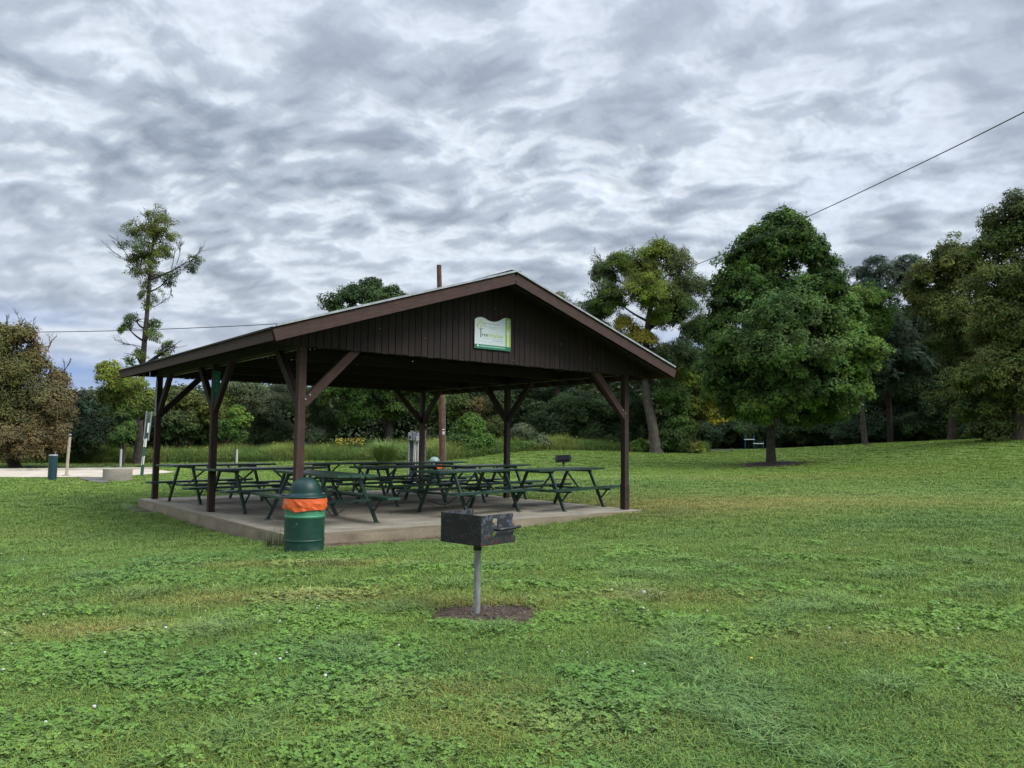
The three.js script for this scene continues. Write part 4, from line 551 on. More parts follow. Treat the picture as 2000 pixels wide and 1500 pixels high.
// ---------- things on the left ----------
{
  const P0 = (px, py) => { const p = G(px, py); return [p.x, p.y, p.z]; };
  const d1 = G(101.5, 940), s1 = SC(Math.hypot(d1.x, d1.z)); const bo = thing('bollard', 'dark green cylindrical bollard with grey cap at the edge of the court', 'bollard', d1.toArray()); const lm = (pts) => new THREE.LatheGeometry(pts.map(([r, y]) => new THREE.Vector2(r, y)), 28); const hb = 44.5 * s1;
  obj('shaft', lm([[6.7 * s1, 0], [6.7 * s1, hb - 0.05], [6.5 * s1, hb - 0.045]]), std({ color: L(0.018, 0.065, 0.075), map: paintMap, roughness: 0.45 }), bo); obj('cap', lm([[6.9 * s1, hb - 0.045], [7.1 * s1, hb - 0.03], [6.9 * s1, hb - 0.012], [5 * s1, hb], [0.001, hb]]), M.galv, bo); obj('spout', tube([V(0.06, hb - 0.01, 0), V(0.065, hb + 0.07, 0), V(0.085, hb + 0.11, 0)], 0.011, 0.009, 6, 6), M.galv, bo);
  const d2 = G(129.5, 931.5), s2 = SC(Math.hypot(d2.x, d2.z)); const tp = thing('court_post', 'slim tan post with a small knob standing on the court', 'post', d2.toArray()); const hp = 67 * s2; obj('shaft', tube([V(0, 0, 0), V(0.02, hp / 2, 0), V(2.6 * s2, hp, 0)], 2.45 * s2, 2.2 * s2, 14, 10), std({ color: L(0.56, 0.47, 0.33), map: paintMap, roughness: 0.6 }), tp); obj('knob', lm([[0.001, 0], [1.2 * s2, 0], [1.0 * s2, 2.6 * s2], [2.8 * s2, 3.4 * s2], [2.8 * s2, 4.6 * s2], [0.001, 5.2 * s2]]).translate(2.6 * s2, hp, 0), M.galv, tp); obj('base_plate', new THREE.CylinderGeometry(6 * s2, 6.4 * s2, 0.02, 16).translate(0, 0.055, 0), M.concPale, tp);
  const d3 = G(229, 941), s3 = SC(Math.hypot(d3.x, d3.z)); const ring = thing('concrete_ring', 'low grey concrete ring planter between the court and the lawn', 'planter', d3.toArray()); const hr = 22 * s3, rr = 23.5 * s3; obj('ring_wall', lm([[rr - 0.12, hr - 0.14], [rr - 0.11, hr - 0.012], [rr - 0.095, hr], [rr - 0.012, hr], [rr, hr - 0.012], [rr, hr * 0.5], [rr + 0.004, 0]]), M.concPale, ring); obj('fill', new THREE.CircleGeometry(rr - 0.11, 24).rotateX(-Math.PI / 2).translate(0, hr - 0.12, 0), M.soil, ring);
  ring.position.add(V(d3.x, 0, d3.z).normalize().multiplyScalar(rr));
  const d4 = G(276.5, 930.5), s4 = SC(Math.hypot(d4.x, d4.z)); const sp = thing('striped_sign_post', 'dark green sign post wrapped in white reflective strips beside the court', 'sign post', d4.toArray(), 0.2); const gm = std({ color: L(0.03, 0.085, 0.06), roughness: 0.5 }), T = 114 * s4, lean = 7 * s4; const at = (h, x = 0, z = 0) => V(lean * h / T + x, h, z);
  obj('post', bar(at(0), at(T * 0.62), 4.6 * s4, 0.07, V(0, 0, 1)), gm, sp); for (const x of [-2.9, 4.4]) obj('sign_blade', bar(at(T * 0.55, x * s4), at(T, x * s4 * 1.15), 1.4 * s4, 0.10, V(0, 0, 1)), M.galv, sp); obj('blade_back', bar(at(T * 0.56, 0.5 * s4, -0.1), at(T * 0.99, 0.7 * s4, -0.1), 6 * s4, 0.02, V(0, 0, 1)), std({ color: L(0.10, 0.12, 0.10), roughness: 0.6 }), sp);
  for (const [a, b, x, w] of [[0.18, 0.31, 1.2, 1.6], [0.45, 0.58, 1.4, 2.4], [0.45, 0.57, -1.4, 1.2], [0.67, 0.82, 5.0, 2.4], [0.17, 0.3, -1.6, 0.8]]) obj('reflective_strip', bar(at(T * a, x * s4, 0.045 + (x > 4 ? 0.2 : 0)), at(T * b, x * s4, 0.045 + (x > 4 ? 0.2 : 0)), w * s4, 0.012, V(0, 0, 1)), M.white, sp);
}
// ---------- things on the right: exercise bars, rail, nest box ----------
{
  const d = 49, s = SC(d), at = (px) => GD(px, d), blue = std({ color: L(0.012, 0.07, 0.20), roughness: 0.45 });
  const o = at(1473), yaw = Math.atan2(-o.x, -o.z), b = thing('exercise_bars', 'blue pull-up bars with white crossbars at the wood edge behind the maple', 'exercise bars', o.toArray(), yaw), X = (px) => (px - 1473) * s, Y = (py) => P(1473, py, d).y - o.y;
  for (const [px, py] of [[1457, 850], [1473, 849.5], [1489, 861]]) obj('upright', new THREE.CylinderGeometry(1.0 * s, 1.0 * s, Y(py) + 0.4, 12).translate(X(px), (Y(py) - 0.4) / 2, 0), blue, b); for (const [a, c, py] of [[1455.3, 1474.3, 858.6], [1471.5, 1490, 866.4]]) obj('crossbar', new THREE.CylinderGeometry(0.75 * s, 0.75 * s, (c - a) * s, 12).rotateZ(Math.PI / 2).translate(X((a + c) / 2), Y(py), 0.03), M.white, b);
  const o2 = GD(1405, 47), s2 = SC(47), rl = thing('rail_fence', 'low weathered wooden rail between stub posts by the dark wood edge', 'fence', o2.toArray(), Math.atan2(-o2.x, -o2.z)), Y2 = (py) => P(1405, py, 47).y - o2.y; for (const [px, w, py] of [[1382.3, 2.8, 874.5], [1427.3, 3.8, 874.8], [1397.5, 2.6, 876], [1403, 2.6, 876.5], [1441, 2.2, 876.5]]) obj('stub_post', bx(w * s2, Y2(py) + 0.3, w * s2, (px - 1405) * s2, (Y2(py) - 0.3) / 2, w > 2.6 ? 0 : -1.2), M.greyWood, rl); obj('rail', bx(43 * s2, 1.7 * s2, 0.05, (1405 - 1405) * s2, Y2(879), 0.02), (() => { const m = M.greyWood.clone(); m.color = L(0.38, 0.34, 0.29); return m; })(), rl);
  const o3 = GD(1296, 45.5), s3 = SC(45.5), nb = thing('nest_box', 'small pale blue nest box on a stake beside the leaning tree trunk', 'nest box', o3.toArray(), Math.atan2(-o3.x, -o3.z)), Y3 = (py) => P(1296, py, 45.5).y - o3.y; obj('stake', new THREE.CylinderGeometry(0.02, 0.02, Y3(862), 8).translate(0, Y3(862) / 2, 0), M.greyWood, nb); obj('box', bx(4.6 * s3, 5 * s3, 0.14, 0, Y3(863.5), 0.02), std({ color: L(0.42, 0.52, 0.50), roughness: 0.7 }), nb); const rf = obj('roof', bx(5.6 * s3, 0.9 * s3, 0.2, 0, 0, 0), std({ color: L(0.5, 0.58, 0.56), roughness: 0.7 }), nb); rf.position.set(0, Y3(860.4), 0.03); rf.rotation.x = 0.35;
}

// ---------- trees and shrubs ----------
function leafCluster(kind, seed, n, R, size) {
  const r = rng(seed), s = soup();
  for (let i = 0; i < n; i++) {
    const a = r() * 6.283, q = Math.cbrt(r()) * R, e = (r() - 0.5) * 1.6, c = V(Math.cos(a) * q * Math.cos(e), Math.sin(e) * q * 0.62, Math.sin(a) * q * Math.cos(e)), sz = size * (0.65 + 0.7 * r());
    const nrm = V((r() - 0.5) * 1.5 + c.x / R * 0.5, 0.55 + r() * 0.7, (r() - 0.5) * 1.5 + c.z / R * 0.5).normalize(), fw = V(c.x + (r() - 0.5) * R * 0.9, -0.25 * R - r() * 0.3 * R, c.z + (r() - 0.5) * R * 0.9); fw.addScaledVector(nrm, -fw.dot(nrm)).normalize(); const sd = new THREE.Vector3().crossVectors(nrm, fw); const f = 0.72 + 0.56 * r(), hu = r(), k = [f * (0.85 + 0.35 * hu), f, f * (1.1 - 0.4 * hu)];
    const at = (u, w, h = 0) => c.clone().addScaledVector(fw, u * sz).addScaledVector(sd, w * sz).addScaledVector(nrm, h * sz);
    if (kind === 'maple') { const pts = [[0, 0], [0.12, -0.5], [0.38, -0.22], [0.62, -0.52], [0.62, -0.16], [1.05, 0], [0.62, 0.16], [0.62, 0.52], [0.38, 0.22], [0.12, 0.5]].map(([u, w]) => at(u, w, 0.18 * Math.abs(w))); const m = at(0.35, 0, 0); for (let j = 0; j < 10; j++) s.tri(m, pts[j], pts[(j + 1) % 10], k); }
    else if (kind === 'pinnate') { for (let j = 0; j < 6; j++) for (const t of [-1, 1]) { const u = j * 0.3; s.tri(at(u, 0), at(u + 0.28, t * 0.42, -0.06), at(u + 0.09, t * 0.36, 0.02), k); s.tri(at(u, 0), at(u + 0.17, t * 0.08), at(u + 0.28, t * 0.42, -0.06), k); } }
    else { const o = at(0, 0), t = at(1, 0, -0.08), l = at(0.45, 0.33, 0.09), rr = at(0.45, -0.33, 0.09); s.tri(o, l, t, k); s.tri(o, t, rr, k); }
  } return s.build();
}
const CL = { maple: [leafCluster('maple', 1, 18, 0.37, 0.14), leafCluster('maple', 2, 18, 0.37, 0.14)], oval: [leafCluster('oval', 3, 24, 0.36, 0.135), leafCluster('oval', 4, 24, 0.36, 0.135)], small: [leafCluster('oval', 5, 26, 0.34, 0.095), leafCluster('oval', 55, 26, 0.34, 0.095)], pinnate: [leafCluster('pinnate', 6, 9, 0.42, 0.15)], big: [leafCluster('oval', 8, 26, 0.55, 0.20)] };
const LM = leafMat();
const PAL = { dark: [0.040, 0.075, 0.024], blue: [0.040, 0.070, 0.036], mid: [0.058, 0.112, 0.020], maple: [0.054, 0.112, 0.016], bright: [0.105, 0.190, 0.026], lime: [0.155, 0.205, 0.026], yellow: [0.34, 0.30, 0.040], olive: [0.100, 0.126, 0.028], brown: [0.135, 0.105, 0.055], grey: [0.10, 0.128, 0.07], rust: [0.14, 0.075, 0.035] };
const qa = new THREE.Quaternion(), qb = new THREE.Quaternion();
let treeSeed = 1000;
// blobs: [px, py, rx, ry, palette?] in photo pixels at distance d; o.trunk: path of [px, py]
function plant(name, label, category, o) {
  const r = rng(++treeSeed), d = o.d, s = SC(d), base = GD(o.x, d), away = V(base.x, 0, base.z).normalize(); const t = thing(name, label, category, base.toArray(), 0, o.group); const loc = (px, py, dz = 0) => P(px, py, d).addScaledVector(away, dz).sub(base);
  const blobs = o.blobs.map(([px, py, rx, ry, pal, dz]) => ({ c: loc(px, py, dz ?? (r() - 0.5) * rx * s * 0.9), rx: rx * s, ry: ry * s, rz: rx * s * (o.deep ?? 0.8), pal: PAL[pal ?? o.pal], w: rx * rx * ry }));
  const side = V(-away.z, 0, away.x);
  if (o.trunk) {
    const tp = o.trunk.map(([px, py], i) => (i === 0 ? V(0, -0.15, 0) : loc(px, py))), r0 = o.r0 * s, r1 = (o.r1 ?? o.r0 * 0.3) * s; const flare = (q) => mix(r0, r1, q) * (1 + 0.45 * Math.exp(-q * 28)); const bm = o.bark ?? M.bark;
    obj('trunk', tube(tp, r0, flare, 14, 26, 0.14, treeSeed), bm, t); const cv = new THREE.CatmullRomCurve3(tp), br = [];
    for (const b of blobs) { let bt = 0.3, bd = 1e9; for (let q = o.fork ?? 0.3; q <= 1; q += 0.05) { const p = cv.getPointAt(q), dy = b.c.y - b.ry * 0.2 - p.y, dd = Math.hypot(p.x - b.c.x, p.z - b.c.z) ; const sc = Math.abs(dy - dd * 0.7); if (sc < bd) { bd = sc; bt = q; } } const p0 = cv.getPointAt(bt), rb = mix(r0, r1, bt) * 0.5, m = p0.clone().lerp(b.c, 0.5).add(V((r() - 0.5) * 0.5, -0.12 * b.ry, (r() - 0.5) * 0.5)); br.push(tube([p0, m, b.c], rb, Math.max(0.015, rb * 0.35), 7, 10, 0.08, r() * 9));
      for (let i = 0; i < (o.twigs ?? 6); i++) { const a = r() * 6.28, e = (r() - 0.25) * 1.8, n = V(Math.cos(a) * Math.cos(e) * b.rx, Math.sin(e) * b.ry, Math.sin(a) * Math.cos(e) * b.rz).multiplyScalar(0.95), st = m.clone().lerp(b.c, 0.3 + 0.7 * r()); br.push(tube([st, st.clone().lerp(b.c.clone().add(n), 0.5).add(V(0, 0.1 * b.ry * r(), 0)), b.c.clone().add(n)], Math.max(0.012, rb * 0.3), 0.008, 5, 6)); } }
    const bb = obj('branches', br, o.branchMat ?? (o.bark === M.barkPale ? M.bark : bm), t); bb.userData.kind = 'stuff';
  } else { const st = []; for (let i = 0; i < 6; i++) { const b = blobs[i % blobs.length], e = b.c.clone().add(V((r() - 0.5) * b.rx, 0, (r() - 0.5) * b.rz)); st.push(tube([V((r() - 0.5) * 0.4, -0.1, (r() - 0.5) * 0.4), e.clone().multiplyScalar(0.5).add(V((r() - 0.5) * 0.3, 0.1, 0)), e], 0.05, 0.02, 6, 8)); } obj('stems', st, M.bark, t).userData.kind = 'stuff'; }
  if (o.bare) { const br = []; const grow = (p, dir, len, rad, n) => { const e = p.clone().addScaledVector(dir, len), m = p.clone().lerp(e, 0.5).add(V((r() - 0.5) * len * 0.15, len * 0.06, (r() - 0.5) * len * 0.15)); br.push(tube([p, m, e], rad, rad * 0.6, 5, 5)); if (n > 0) for (let i = 0; i < 3; i++) { const nd = dir.clone().add(V((r() - 0.5) * 1.3, (r() - 0.35) * 1.0, (r() - 0.5) * 1.0)).normalize(); grow(p.clone().lerp(e, 0.35 + 0.6 * r()), nd, len * (0.45 + 0.3 * r()), rad * 0.6, n - 1); } }; for (const [x0, y0, x1, y1] of o.bare) { const p = loc(x0, y0), e = loc(x1, y1); grow(p, e.clone().sub(p).normalize(), p.distanceTo(e) * 0.7, 0.02, 3); } obj('bare_twigs', br, M.bark, t).userData.kind = 'stuff'; }
  const tot = blobs.reduce((a, b) => a + b.w ** 0.75, 0), geos = CL[o.leaf ?? 'oval'], lists = geos.map(() => []), K2 = o.k ?? 1, sd = treeSeed * 1.37, fr = (o.freq ?? 1.3) / Math.max(0.6, Math.min(2.2, blobs[0].rx));
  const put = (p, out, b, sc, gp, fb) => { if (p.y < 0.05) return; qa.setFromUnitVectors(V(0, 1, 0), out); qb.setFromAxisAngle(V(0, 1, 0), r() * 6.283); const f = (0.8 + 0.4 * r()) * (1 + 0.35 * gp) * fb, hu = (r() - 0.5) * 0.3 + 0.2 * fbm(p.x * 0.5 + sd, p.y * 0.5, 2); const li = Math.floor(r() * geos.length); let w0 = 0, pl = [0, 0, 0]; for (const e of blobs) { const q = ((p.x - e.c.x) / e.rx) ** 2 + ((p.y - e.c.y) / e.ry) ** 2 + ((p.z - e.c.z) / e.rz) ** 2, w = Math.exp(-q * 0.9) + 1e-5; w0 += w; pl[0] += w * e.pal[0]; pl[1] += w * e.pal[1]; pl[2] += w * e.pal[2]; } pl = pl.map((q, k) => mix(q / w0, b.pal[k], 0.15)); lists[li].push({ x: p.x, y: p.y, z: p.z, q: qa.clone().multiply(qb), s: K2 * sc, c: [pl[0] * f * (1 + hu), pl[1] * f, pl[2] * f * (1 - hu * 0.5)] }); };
  for (const b of blobs) { const n = Math.round(o.n * b.w ** 0.75 / tot), ns = Math.max(3, Math.round(n / 7)), bm = Math.min(b.rx, b.ry), jit = Math.min(0.42, 0.16 * bm); for (let i = 0, tries = 0; i < ns && tries < ns * 3; tries++) { // leafy sprays that run outward along a twig
    const a = r() * 6.283, y = 1 - 2 * Math.pow(r(), 0.85), q = Math.sqrt(Math.max(0, 1 - y * y)), nx = Math.cos(a) * q, nz = Math.sin(a) * q; if (y < -0.3 && r() < 0.45) continue; const lump = 1 + 0.60 * fbm(nx * 1.9 + sd + y * 1.3, nz * 1.8 + y * 1.9 + sd * 0.7, 3), len = lump * (0.74 + 0.55 * r() * r());
    const tip = V(b.c.x + nx * b.rx * len, b.c.y + y * b.ry * len, b.c.z + nz * b.rz * len), gp = perlin(tip.x * fr + sd, tip.y * fr + tip.z * fr * 0.8 + sd * 2.1); if (gp < (o.gap ?? -0.32) || perlin(tip.x * fr * 2.6 + 7, tip.y * fr * 2.6 - tip.z * fr * 2 + sd) < -0.42) continue; i++;
    const out = V(nx, y * 0.6 + 0.75, nz).normalize(), m = 5 + Math.floor(r() * 4), f0 = 0.42 + 0.36 * r(), fb = 0.62 + 0.76 * r();
    for (let k = 0; k < m; k++) { const f = mix(f0, 1, k / (m - 1)), w = jit * (1.25 - f); put(b.c.clone().lerp(tip, f).add(V((r() - 0.5) * 2 * w, (r() - 0.5) * 1.6 * w - 0.05 * f, (r() - 0.5) * 2 * w)), out, b, (1.25 - 0.62 * f * f) * (0.8 + 0.4 * r()), gp, fb * (0.72 + 0.42 * f)); }  // leaf colour darkens inward: crown interior shade put into the colour
  } }
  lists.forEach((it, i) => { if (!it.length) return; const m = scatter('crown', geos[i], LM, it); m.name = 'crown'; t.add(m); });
  used.crown = undefined; return t;
}
const WOOD = 'trees along the wood edge', SHR = 'shrubs along the wood edge';
// the maple
plant('maple_tree', 'full round green maple standing alone on the right lawn in a mulch ring', 'tree', { x: 1505, d: 36.4, pal: 'maple', leaf: 'maple', n: 10500, k: 0.96, gap: -0.30, freq: 1.7, r0: 8, r1: 2, fork: 0.30, twigs: 8, bark: M.barkMaple, trunk: [[1505, 908], [1506, 840], [1511, 780], [1518, 680], [1524, 560], [1528, 470]],
  blobs: [[1528, 428, 26, 34], [1492, 462, 42, 34], [1560, 462, 42, 34], [1525, 490, 70, 42], [1450, 515, 48, 44], [1600, 510, 34, 44], [1500, 560, 90, 56], [1590, 575, 56, 52], [1420, 600, 52, 48], [1540, 630, 96, 60, 'mid', -1.6], [1440, 680, 80, 52], [1625, 640, 58, 46, 'bright'], [1530, 700, 110, 56, 'mid', -2.0], [1650, 700, 66, 42, 'bright', -0.8], [1400, 735, 44, 36], [1470, 765, 84, 44], [1570, 765, 90, 46, 'mid', -1.2], [1665, 745, 52, 34, 'bright'], [1620, 795, 50, 24], [1500, 800, 60, 22, 'bright', -1.5], [1690, 680, 44, 22, 'bright', -1], [1440, 795, 44, 18], [1565, 818, 34, 14], [1395, 640, 30, 26], [1532, 436, 46, 36], [1418, 552, 42, 36], [1628, 552, 32, 36], [1470, 480, 40, 36], [1585, 490, 40, 36], [1655, 595, 34, 32] ] });
// tall thin tree on the left
plant('tall_thin_tree', 'tall thin tree with sparse crown and bare twigs above the left eave', 'tree', { x: 270, d: 43, pal: 'olive', leaf: 'small', n: 1700, k: 0.76, gap: -0.06, freq: 1.2, r0: 7.2, r1: 1.5, fork: 0.35, twigs: 5, bark: M.bark, branchMat: M.barkDark, trunk: [[270, 905], [271, 860], [274, 770], [281, 680], [288, 600], [294, 520], [304, 430]],
  blobs: [[302, 432, 40, 26], [284, 458, 42, 26], [318, 462, 28, 22, 'lime'], [276, 492, 46, 24, 'dark'], [303, 490, 36, 24, 'lime'], [284, 530, 34, 26], [352, 522, 32, 14, 'dark'], [375, 508, 20, 12, 'dark'], [330, 540, 28, 14, 'dark'], [290, 568, 22, 22], [282, 600, 20, 22, 'olive'], [264, 622, 24, 16, 'dark'], [300, 628, 18, 20, 'bright'], [250, 640, 18, 16, 'bright'], [290, 655, 26, 14, 'olive'], [262, 690, 22, 12, 'olive'], [252, 705, 16, 12, 'bright'], [340, 676, 24, 13, 'grey'], [318, 690, 18, 12, 'olive']],
  bare: [[360, 525, 402, 478], [345, 515, 356, 470], [335, 525, 345, 465], [262, 520, 215, 488], [250, 500, 222, 462], [290, 440, 282, 402], [320, 440, 335, 404], [282, 680, 220, 668], [300, 600, 330, 582], [330, 548, 338, 580]] });
plant('lime_green_tree', 'small yellow-green tree below the tall thin tree, left of the roof corner', 'tree', { x: 240, d: 41, pal: 'lime', n: 1100, k: 0.8, gap: -0.2, r0: 4, trunk: [[262, 900], [245, 820], [232, 740]], blobs: [[212, 722, 22, 22, 'lime'], [235, 740, 38, 24], [222, 765, 36, 20, 'olive'], [275, 768, 36, 22, 'lime'], [300, 790, 34, 20, 'olive'], [255, 795, 40, 22, 'mid']] });
plant('brown_leaved_tree', 'broad tree with drying brown leaves at the left edge', 'tree', { x: 35, d: 40, pal: 'brown', leaf: 'small', n: 3300, k: 1.25, gap: -0.06, freq: 1.8, r0: 8, trunk: [[-10, 910], [5, 840], [30, 770], [40, 700]], blobs: [[-5, 668, 36, 42, 'olive'], [40, 655, 30, 32], [-40, 740, 60, 60], [30, 725, 56, 52, 'olive'], [75, 705, 28, 40], [90, 770, 42, 40], [20, 800, 60, 46, 'olive'], [110, 740, 20, 26], [85, 835, 50, 34], [122, 800, 24, 18], [20, 855, 60, 34], [100, 868, 34, 22]], bare: [[40, 660, 38, 612], [20, 650, 8, 618], [60, 670, 66, 628], [88, 690, 106, 656], [110, 750, 134, 708], [120, 790, 150, 770]] });
// trees behind the pavilion
plant('forked_tree', 'broad dark green tree with forked trunk seen under the pavilion roof', 'tree', { x: 757, d: 44, pal: 'mid', leaf: 'oval', n: 4300, k: 0.95, gap: -0.08, r0: 8, r1: 3, fork: 0.25, bark: M.barkDark, trunk: [[757, 905], [758, 865], [760, 820], [752, 740], [740, 640]], blobs: [[705, 572, 52, 26, 'dark'], [650, 588, 40, 20, 'dark'], [725, 556, 30, 18, 'dark'], [768, 575, 40, 22, 'dark'], [745, 592, 30, 18, 'lime'], [720, 640, 100, 48], [660, 760, 50, 36], [730, 750, 70, 44], [800, 760, 50, 40], [690, 800, 44, 24], [840, 780, 34, 30], [755, 800, 56, 22], [640, 700, 60, 50], [820, 690, 66, 50]] });
plant('background_tree', 'dark tree top just showing right of the gable peak', 'tree', { x: 1090, d: 55, pal: 'grey', n: 900, k: 1.0, gap: -0.2, r0: 6, trunk: [[1090, 900], [1090, 700], [1095, 600]], blobs: [[1095, 585, 34, 20], [1120, 600, 26, 20], [1080, 650, 60, 50], [1040, 700, 60, 50], [1100, 740, 60, 40, 'dark']], group: WOOD });
plant('leaning_tree', 'tall tree with pale leaning trunk and yellowing leaves left of the maple', 'tree', { x: 1283, d: 45, pal: 'mid', leaf: 'small', n: 8200, k: 1.1, gap: -0.06, freq: 1.5, r0: 10.5, r1: 3.2, fork: 0.42, twigs: 8, bark: M.barkPale, branchMat: M.barkDark, trunk: [[1283, 880], [1276, 840], [1264, 780], [1259, 730], [1262, 670], [1272, 590], [1290, 530]],
  blobs: [[1180, 530, 32, 34, 'grey'], [1215, 512, 36, 28, 'mid'], [1292, 490, 34, 26, 'lime'], [1255, 515, 46, 36, 'lime'], [1325, 520, 36, 34, 'grey'], [1350, 556, 36, 30, 'grey'], [1270, 565, 60, 42, 'lime'], [1195, 580, 48, 40, 'mid'], [1320, 600, 46, 40, 'mid'], [1155, 605, 36, 30, 'dark'], [1225, 638, 30, 26, 'yellow'], [1252, 660, 34, 22, 'yellow'], [1212, 655, 20, 20, 'yellow'], [1225, 775, 24, 24, 'dark'], [1312, 765, 36, 32, 'mid'], [1245, 725, 40, 26, 'mid'], [1165, 650, 44, 40, 'mid'], [1200, 700, 50, 40, 'dark'], [1285, 700, 40, 36, 'dark'], [1365, 640, 40, 40, 'mid'], [1330, 690, 44, 36, 'dark'], [1290, 620, 30, 22, 'lime']], bare: [[1180, 520, 1158, 486], [1290, 490, 1292, 455], [1330, 515, 1345, 482], [1240, 510, 1236, 480]] });
plant('yellow_leaved_tree', 'low tree with yellow-green leaves between the leaning trunk and the maple', 'tree', { x: 1365, d: 46, pal: 'lime', n: 2400, k: 1.0, gap: -0.2, r0: 4, trunk: [[1345, 885], [1350, 820], [1365, 750]], blobs: [[1345, 735, 38, 24], [1385, 765, 44, 28], [1345, 785, 40, 26, 'mid'], [1395, 800, 36, 22, 'yellow'], [1420, 740, 34, 30, 'mid'], [1315, 770, 30, 26, 'mid'], [1330, 830, 36, 24, 'mid']] });
plant('background_tree', 'thick trunked tree standing just behind the maple trunk', 'tree', { x: 1518, d: 56, pal: 'dark', n: 2200, k: 1.2, gap: -0.2, r0: 7, r1: 3, trunk: [[1518, 880], [1517, 800], [1512, 700], [1520, 600]], blobs: [[1450, 740, 70, 50], [1560, 720, 70, 50], [1640, 600, 50, 44, 'mid'], [1500, 640, 70, 50], [1610, 780, 50, 36]], group: WOOD });
plant('bright_green_tree', 'light green tree crown emerging behind the right side of the maple', 'tree', { x: 1690, d: 47, pal: 'bright', n: 1600, k: 1.0, gap: -0.25, r0: 5, trunk: [[1680, 880], [1682, 760], [1690, 640]], blobs: [[1690, 590, 40, 32], [1655, 600, 40, 34], [1715, 620, 34, 26], [1680, 640, 40, 30, 'mid']] });
plant('feathery_tree', 'dark feathery crowned tree rising behind the maple on the right', 'tree', { x: 1740, d: 52, pal: 'blue', leaf: 'pinnate', n: 2500, k: 1.0, gap: 0.0, freq: 1.3, r0: 5, r1: 2, bark: M.barkDark, trunk: [[1738, 880], [1736, 780], [1730, 680], [1740, 570]], blobs: [[1772, 508, 34, 18], [1745, 530, 40, 24], [1680, 535, 34, 22], [1715, 515, 30, 20], [1700, 565, 46, 28], [1760, 570, 40, 26], [1740, 640, 70, 50], [1720, 720, 66, 46], [1790, 700, 50, 44]] });
plant('dark_tree', 'slim dark trunked tree at the centre of the right wood', 'tree', { x: 1775, d: 54, pal: 'dark', leaf: 'oval', n: 2200, k: 1.2, gap: -0.1, r0: 4, r1: 2, bark: M.barkDark, trunk: [[1765, 880], [1768, 780], [1775, 680], [1790, 600]], blobs: [[1800, 610, 50, 36], [1830, 680, 56, 40], [1780, 760, 60, 30], [1850, 750, 60, 36], [1720, 790, 50, 26]], group: WOOD });
plant('olive_tree_crown', 'big olive-brown tree with rounded crown right of the feathery tree', 'tree', { x: 1860, d: 47, pal: 'olive', n: 3400, k: 1.0, gap: -0.22, freq: 1.5, r0: 7, trunk: [[1862, 872], [1862, 780], [1868, 680], [1875, 580]], blobs: [[1820, 535, 44, 30], [1860, 500, 44, 34], [1895, 540, 54, 44], [1830, 585, 54, 36], [1880, 620, 60, 44], [1910, 700, 60, 40], [1850, 660, 44, 30, 'dark'], [1890, 770, 50, 26], [1790, 560, 28, 24]] });
plant('tall_edge_tree', 'tallest spreading tree at the right edge of the photo', 'tree', { x: 1990, d: 42, pal: 'olive', n: 5200, k: 1.0, gap: -0.2, freq: 1.5, r0: 10, r1: 3, fork: 0.3, trunk: [[1995, 868], [1992, 760], [1985, 640], [1975, 520]], blobs: [[1985, 402, 30, 34, 'grey'], [1945, 425, 36, 30], [2020, 430, 50, 50, 'mid'], [1965, 470, 50, 40, 'mid'], [1925, 480, 30, 30], [2010, 540, 70, 56], [1950, 560, 50, 44], [1985, 640, 70, 50], [1930, 640, 44, 34], [2040, 640, 70, 70], [1960, 720, 60, 44], [2020, 760, 60, 40], [1925, 780, 44, 24, 'mid'], [1985, 800, 60, 30], [1940, 835, 50, 22], [1880, 740, 40, 30], [1890, 800, 30, 16, 'mid'], [2100, 560, 70, 90]] });
